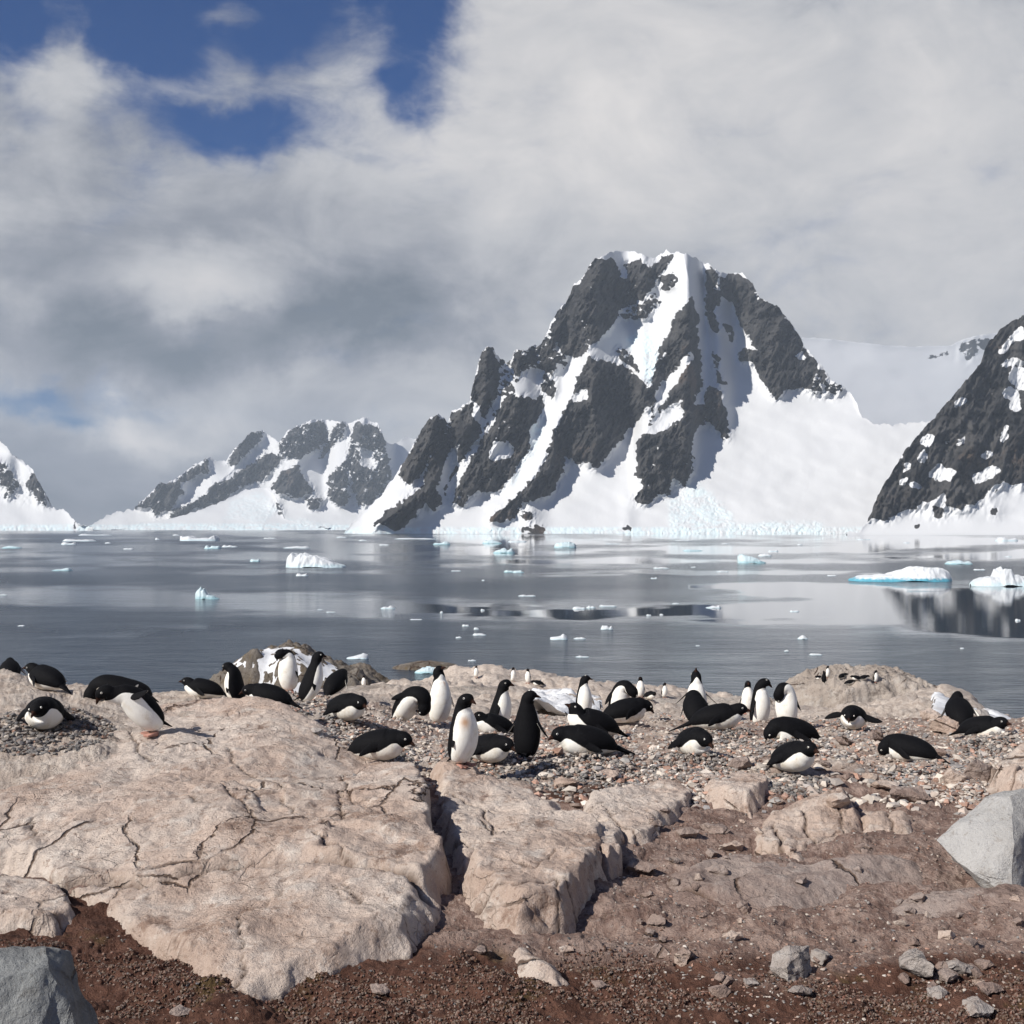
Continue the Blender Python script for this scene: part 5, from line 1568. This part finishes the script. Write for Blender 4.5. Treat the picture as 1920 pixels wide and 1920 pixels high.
def penguin(label, px, py, pose='stand', head=0.0, scale=1.0, bends=(), lean=0.0, flip=(15, 15), stain=None, fl_back=0.0, detail=True, group=None,
            name="penguin", d=None, wide=1.0, tail=1.0, lift=0.0, white_shift=0.0):
    src = STAND if pose == 'stand' else PRONE
    P = [np.array([q[0], 0.0, q[1]]) for q in src]
    for (k, pitch, yaw) in bends:
        piv = P[k - 1].copy()
        for i in range(k, len(P)):
            q = P[i] - piv
            q = rotY(q, R(pitch))
            q = rotZ(q, R(yaw))
            P[i] = q + piv
    if lean:
        piv = np.array([0, 0, .06]) if pose == 'stand' else np.array([-.14, 0, .09])
        P = [rotY(q - piv, R(lean)) + piv for q in P]
    arr = np.array([list(P[i]) + list(src[i][2:]) for i in range(len(src))])
    nr, m_ = (40, 78) if detail else (12, 22)
    S, t = catmull(arr, m_)
    if pose != 'stand':
        wide *= .93
    sp, W, Hh, B, K = S[:, :3], np.maximum(S[:, 3] * wide, .001), np.maximum(S[:, 4], .001), S[:, 5] + white_shift, np.clip(S[:, 6], 0, 1)
    dorsal = rotY(np.array([-1, 0, 0]) if pose == 'stand' else np.array([0, 0, 1]), R(lean))
    V, D, L, T, bel, th = tube(sp, W, Hh, B, K, dorsal, nr, m_)
    sh = Shell()
    A = np.zeros((m_, nr, 4))
    A[..., 0] = bel
    A[..., 3] = sstep(.3, .9, K)[:, None]
    if stain:
        A[..., 1] = 0.85 * np.exp(-(((t - stain[0]) / stain[2])[:, None] ** 2 + ((np.degrees(th) - stain[1]) / (26 * stain[2] + 8))[None] ** 2))
    Fc = []
    for i in range(m_ - 1):
        for j in range(nr):
            a_, b_ = i * nr + j, i * nr + (j + 1) % nr
            Fc.append([a_, b_, b_ + nr, a_ + nr])
    Fc.append(list(range(nr))[::-1])
    Fc.append([(m_ - 1) * nr + j for j in range(nr)])
    sh.add(V, Fc, A.reshape(-1, 4))
    # flippers grow from the shoulder
    si = int(np.argmin(np.abs(t - (4.55 if pose == 'stand' else 4.6))))
    for sd, ang in ((1, flip[0]), (-1, flip[1])):
        lat = L[si] * sd
        root = sp[si] + lat * W[si] * 0.86 + D[si] * Hh[si] * 0.15
        back = -T[si]
        a_ = R(ang)
        dirv = back * math.cos(a_) + lat * math.sin(a_) + D[si] * (math.sin(R(fl_back)))
        if pose != 'stand':
            dirv = back * math.cos(a_) * .9 + lat * (math.sin(a_) + .18) + np.array([0, 0, -.30])
        nrm = lat * math.cos(a_) - back * math.sin(a_)
        nrm = nrm - dirv * np.dot(nrm, dirv) / np.dot(dirv, dirv)
        wd = np.cross(nrm, dirv)
        v_, f_, at_ = flipper(root, dirv, wd, nrm, .205, sd)
        sh.add(v_, f_, at_)
    # tail: stiff wedge
    if tail:
        b0 = sp[2] + 0 * T[0]
        if pose == 'stand':
            base = rotY(np.array([-.055, 0, .085]) - np.array([0, 0, .06]), R(lean)) + np.array([0, 0, .06])
            tip = np.array([base[0] - .115, 0, .012 + (.0 if lean < 15 else .03)])
        else:
            base = sp[3]
            tip = base + (-T[2]) * .14 * tail + np.array([0, 0, -.025])
        ax = (tip - base) / np.linalg.norm(tip - base)
        lat = np.array([0, 1.0, 0])
        up = np.cross(ax, lat)
        V_, A_ = [], []
        for (tt, w_, h_) in ((0, .045, .026), (.35, .034, .016), (.7, .022, .009), (1, .008, .003)):
            c_ = base + (tip - base) * tt
            for j in range(8):
                a_ = 2 * math.pi * j / 8
                V_.append(c_ + lat * w_ * math.cos(a_) + up * h_ * math.sin(a_))
                A_.append((-1, 0, 0, 0))
        F_ = []
        for i in range(3):
            for j in range(8):
                p_, q_ = i * 8 + j, i * 8 + (j + 1) % 8
                F_.append([p_, q_, q_ + 8, p_ + 8])
        F_.append([24 + j for j in range(8)])
        sh.add(np.array(V_), F_, np.array(A_))
    if pose == 'stand':
        for sd in (1, -1):
            v_, f_, at_ = foot_mesh(-.005, .05 * sd, .25 * sd)
            sh.add(v_, f_, at_)
    # white eye rings with dark pupils
    if detail:
        ei = int(np.argmin(np.abs(t - 8.9)))
        for sd in (1, -1):
            c_ = sp[ei] + L[ei] * sd * W[ei] * .93 + D[ei] * Hh[ei] * .30
            nrm = L[ei] * sd + D[ei] * .25
            nrm /= np.linalg.norm(nrm)
            u_ = T[ei]
            w_ = np.cross(nrm, u_)
            V_, A_ = [], []
            for (r_, o_, b_) in ((.0085, -.002, 1.2), (.0080, .0045, 1.2), (.0055, .0060, 1.2), (.0052, .0061, -1.2)):
                for j in range(8):
                    a_ = 2 * math.pi * j / 8
                    V_.append(c_ + u_ * r_ * math.cos(a_) + w_ * r_ * math.sin(a_) + nrm * o_)
                    A_.append((b_, 0, 0, 0))
            V_.append(c_ + nrm * .0085)
            A_.append((-1.2, 0, 0, 0))
            F_ = []
            for i in range(3):
                for j in range(8):
                    p_, q_ = i * 8 + j, i * 8 + (j + 1) % 8
                    F_.append([p_, q_, q_ + 8, p_ + 8])
            for j in range(8):
                F_.append([24 + j, 24 + (j + 1) % 8, 32])
            sh.add(np.array(V_), F_, np.array(A_))
    V = np.concatenate(sh.V) * scale
    A = np.concatenate(sh.A)
    q4 = np.array([f_ for f_ in sh.Fq if len(f_) == 4])
    q3 = np.array([f_ for f_ in sh.Fq if len(f_) == 3])
    rest = {}
    for f_ in sh.Fq:
        if len(f_) > 4:
            rest.setdefault(len(f_), []).append(f_)
    fl = [q4] + ([q3] if len(q3) else []) + [np.array(v_) for v_ in rest.values()]
    o = mesh_obj(name, V, fl, M_peng, {'belly': np.clip(A[:, 0], -1.5, 1.5), 'stain': A[:, 1], 'skin': A[:, 2], 'bill': A[:, 3]})
    if d is None:
        x, y, z = hit(px, py)
    else:
        x, y = float((px - 960) / F * d), float(d)
        z = float(surf_z(np.array([x]), np.array([y]))[0])
    zmin = V[:, 2].min() if pose != 'stand' else 0.0
    o.location = (x, y, z + HC - zmin + lift - (0.012 if pose != 'stand' else 0))
    o.rotation_euler = (0, 0, R(head))
    tag(o, label, "penguin", group)
    return o


# heading: 0 faces right, 90 away, 180 left, 270 towards the camera
PG = [
    dict(label="hunched penguin seen from behind at the far left edge", px=20, py=1296, d=16.0, pose='prone', head=112, lean=-6, scale=.95),
    dict(label="black penguin sitting just behind the nest at far left, facing left", px=90, py=1322, d=12.6, pose='prone', head=150, lean=-2, scale=.95, bends=[(7, -10, 20)]),
    dict(label="penguin lying on the dark pebble nest at far left, facing us", px=84, py=1374, pose='prone', head=285, lean=-4, scale=1.08, bends=[(7, 20, -25)], wide=1.1),
    dict(label="black penguin bowing low to the left behind the bowing white fronted one", px=272, py=1340, d=12.4, pose='stand', head=184, lean=66, scale=1.22, bends=[(5, 10, 0), (6, 30, 0), (7, 28, 0)], flip=(60, 30), tail=1),
    dict(label="penguin bowing deeply to the left on the pale slab, white belly towards us", px=287, py=1379, pose='stand', head=208, lean=30, scale=1.06, bends=[(4, 10, 0), (5, 22, 0), (6, 24, 0), (7, -8, 0), (8, -26, 0)], flip=(70, 60), white_shift=-22, fl_back=35, wide=.84),
    dict(label="penguin lying flat facing left behind the slab, head up", px=385, py=1330, d=13.6, pose='prone', head=178, scale=.85, bends=[(7, -12, 0)]),
    dict(label="dark penguin crouched upright facing left behind the slab's back edge", px=443, py=1334, d=13.4, pose='stand', head=165, lean=5, scale=.78, bends=[(6, 15, 0), (7, 20, 0)], wide=1.5),
    dict(label="penguin lying low with tail to the right beside the crouched one", px=508, py=1338, d=12.2, pose='prone', head=168, scale=.92, lift=.05, bends=[(7, 12, 20)]),
    dict(label="standing penguin preening its left shoulder before the snow topped rock", px=541, py=1310, d=15.8, pose='stand', head=255, scale=1.02, bends=[(6, 20, -25), (7, 50, -35), (9, 20, 0)], flip=(10, 8), white_shift=-6),
    dict(label="standing penguin leaning right, black back to the left and white chest to the right", px=577, py=1345, d=14.6, pose='stand', head=24, lean=15, scale=1.0, bends=[(7, -12, 0)], flip=(25, 12), white_shift=-10, wide=1.22),
    dict(label="dark penguin sitting half hidden behind the one leaning right", px=630, py=1325, d=15.6, pose='prone', head=70, lean=-14, scale=.95, bends=[(7, 20, 0)]),
    dict(label="penguin lying on pebbles facing right behind the slab's corner", px=648, py=1362, d=12.6, pose='prone', head=-46, scale=1.08, bends=[(7, 10, -5)], lift=.03),
    dict(label="penguin lying at the right back corner of the big slab, facing right", px=706, py=1421, d=10.45, pose='prone', head=-18, scale=1.02, bends=[(7, 14, 0)]),
    dict(label="hunched penguin with head tucked down preening its stained belly", px=755, py=1362, d=14.0, pose='stand', head=-35, lean=24, scale=1.14, bends=[(4, 20, 0), (5, 35, 0), (6, 45, 0), (7, 40, 0)], stain=(4.3, 150, .8), flip=(10, 12), wide=1.1),
    dict(label="tall standing penguin with beak pointed up to the right", px=825, py=1362, d=14.6, pose='stand', head=-62, scale=1.1, bends=[(6, -6, 0), (8, -28, 35)], stain=(5.5, 180, .5), white_shift=-4),
    dict(label="largest standing penguin in front with a brown stain on its chest", px=868, py=1435, pose='stand', head=-34, scale=.97, bends=[(7, 4, -5), (8, 6, 5)], stain=(4.6, -140, .55), flip=(12, 10), wide=1.16),
    dict(label="penguin lying right behind the largest standing one, facing right", px=913, py=1434, d=11.0, pose='prone', head=-42, scale=.98, bends=[(7, 14, 0)]),
    dict(label="standing penguin leaning right with its head level, back to the left", px=932, py=1362, d=14.2, pose='stand', head=-10, lean=9, scale=1.05, bends=[(7, -6, 0)], flip=(20, 30), white_shift=-8, wide=1.2),
    dict(label="dark penguin lying in front of the leaning one at centre", px=930, py=1378, d=13.2, pose='prone', head=205, lean=-6, scale=.9, bends=[(7, -14, 0)]),
    dict(label="standing penguin with its black back to us and head turned right", px=988, py=1424, pose='stand', head=75, scale=1.0, bends=[(7, 0, -25), (8, 0, -50)], flip=(28, 26)),
    dict(label="slim standing penguin with white front and head turned right, nearest the snow strip", px=1094, py=1348, d=16.6, pose='stand', head=-52, scale=.98, bends=[(7, 0, 15), (8, 0, 40)], flip=(26, 8), wide=.9),
    dict(label="penguin with arched black back tucking its head right behind a lying one", px=1158, py=1350, d=16.0, pose='stand', head=-55, lean=8, scale=1.1, bends=[(5, 20, 15), (6, 45, 20), (7, 50, 0)], stain=(5.2, 170, .6)),
    dict(label="penguin lying with its black back arched before the head tucking one", px=1170, py=1364, d=14.6, pose='prone', head=14, scale=1.12, bends=[(7, 30, 0)], wide=1.0),
    dict(label="penguin lying facing left with its head held high at centre", px=1114, py=1390, d=13.2, pose='prone', head=196, lean=-5, scale=1.15, bends=[(6, -14, 0), (7, -22, 0)], flip=(5, 20)),
    dict(label="penguin lying stretched out facing left in front at centre, tail to the right", px=1103, py=1443, d=11.1, pose='prone', head=192, scale=1.08, bends=[(7, 12, 0)], flip=(5, 10), tail=1.9),
    dict(label="standing penguin with its beak pointing straight up and flippers spread", px=1305, py=1352, d=15.6, pose='stand', head=268, scale=1.08, bends=[(8, -45, 0), (9, -35, 0)], flip=(42, 42)),
    dict(label="hunched black penguin back to us in front of the one with raised beak", px=1303, py=1358, d=14.9, pose='prone', head=95, lean=-30, scale=1.0, bends=[(7, 55, 0)], wide=1.1, flip=(10, 30)),
    dict(label="penguin lying facing right beside the hunched black one, tail to the left", px=1340, py=1388, d=13.6, pose='prone', head=-10, scale=1.12, bends=[(7, -5, 0)], flip=(30, 10), tail=1.6),
    dict(label="penguin lying on a pebble nest facing straight at us", px=1299, py=1440, d=11.2, pose='prone', head=282, lean=-3, scale=1.04, bends=[(7, 25, 20)]),
    dict(label="standing penguin looking down to the right beside the preening white fronted one", px=1424, py=1356, d=15.4, pose='stand', head=-44, scale=1.04, bends=[(7, 12, 10), (8, 15, 25)], flip=(10, 26)),
    dict(label="white fronted penguin bending its neck left to preen its breast", px=1473, py=1362, d=14.8, pose='stand', head=236, lean=-4, scale=1.06, bends=[(5, 25, -5), (6, 45, -10), (7, 55, -10), (8, 30, 0)], flip=(8, 4), white_shift=-46),
    dict(label="rounded black penguin lying with its tail right below the preening one", px=1488, py=1408, d=12.5, pose='prone', head=197, scale=1.1, bends=[(6, 15, 0), (7, 40, 0)], wide=1.0),
    dict(label="crouching penguin facing right at the front of the nests", px=1484, py=1470, d=10.5, pose='prone', head=-66, lean=-8, scale=1.0, bends=[(7, 5, 10)], wide=1.05),
    dict(label="penguin lying towards us with flippers spread below the rock dome", px=1600, py=1370, d=14.0, pose='prone', head=245, lean=-3, scale=1.05, bends=[(7, 30, 0)], flip=(75, 65), wide=1.0),
    dict(label="penguin lying alone at the right of the gravel, head tucked low to the left", px=1706, py=1452, d=10.9, pose='prone', head=146, lean=3, scale=.93, bends=[(6, 15, 0), (7, 40, 20)]),
    dict(label="hunched penguin with its back to us and beak up near the right edge", px=1797, py=1366, d=14.0, pose='prone', head=80, lean=-12, scale=1.0, bends=[(7, -30, -20)], wide=1.1),
    dict(label="penguin lying facing right with white breast, last one at the right", px=1836, py=1408, d=12.6, pose='prone', head=-50, scale=.98, bends=[(7, -8, 0)]),
]
for q in PG:
    penguin(group="penguins of the near nesting group", **q)

# tiny penguins of the far shore, a few pixels each
TP = [(893, 1274, 100, 'stand', -90), (962, 1279, 88, 'stand', -60), (990, 1286, 80, 'stand', -120), (1010, 1292, 74, 'prone', 180), (682, 1290, 80, 'stand', -90), (1201, 1310, 62, 'stand', -100),
      (1218, 1312, 62, 'prone', -60), (1246, 1312, 60, 'stand', -60), (1402, 1338, 34, 'stand', -90)]
for i, (px, py, d_, po, hd) in enumerate(TP):
    x, y, z = hit(px, py)
    penguin(["tiny penguin on the far shore rocks between two tall standing penguins", "tiny penguin right above the head of the leaning penguin at centre", "tiny upright penguin on the far rubble ridge, left one of two",
             "tiny penguin lying on the far rubble ridge beside an upright one", "tiny penguin on the flat rock right of the snow topped shore rock",
             "tiny upright penguin on the shoreline, first right of the head tucking penguin", "tiny penguin lying on the shoreline between two upright ones",
             "tiny upright penguin on the shoreline with water behind its right side", "small penguin standing left of the one looking down right"][i], px, py, po, hd, .95 if po == 'stand' else .9, detail=False, group="tiny penguins on the far rocks")
_, (u_, v_, X_, Y_, Z_) = mound_
mo_ = mound_[0]
MV = np.stack([X_ + mo_.location.x, Y_ + mo_.location.y, Z_ + mo_.location.z - HC], -1).reshape(-1, 3)
MPX = 960 + F * MV[:, 0] / MV[:, 1]
MPY = HZ - F * MV[:, 2] / MV[:, 1]
for i, (px, py, po, hd) in enumerate([(1537, 1276, 'prone', 200), (1544, 1280, 'stand', 90), (1551, 1270, 'stand', -60), (1562, 1286, 'stand', -100), (1578, 1272, 'prone', 40), (1592, 1283, 'prone', 0),
                                      (1606, 1275, 'prone', 180), (1618, 1275, 'prone', 0), (1640, 1278, 'stand', -50), (1588, 1272, 'prone', 90)]):
    k = int(np.argmin((MPX - px) ** 2 + (MPY - py) ** 2))
    o = penguin("tiny penguin on the rounded rock dome, " + ["lying leftmost of the flock", "upright with its back turned, left group", "tallest upright one of the left group",
                "upright in front of the left group", "lying nearest the skyline at middle", "lying lowest at the middle of the dome", "lying facing left, right of middle",
                "lying facing right beside another lying one", "upright alone at the right", "sitting with its back turned at middle"][i], px, py, po, hd, 1.0, detail=False, group="tiny penguins on the rock dome", d=15)
    o.location = (MV[k, 0], MV[k, 1], MV[k, 2] + HC)
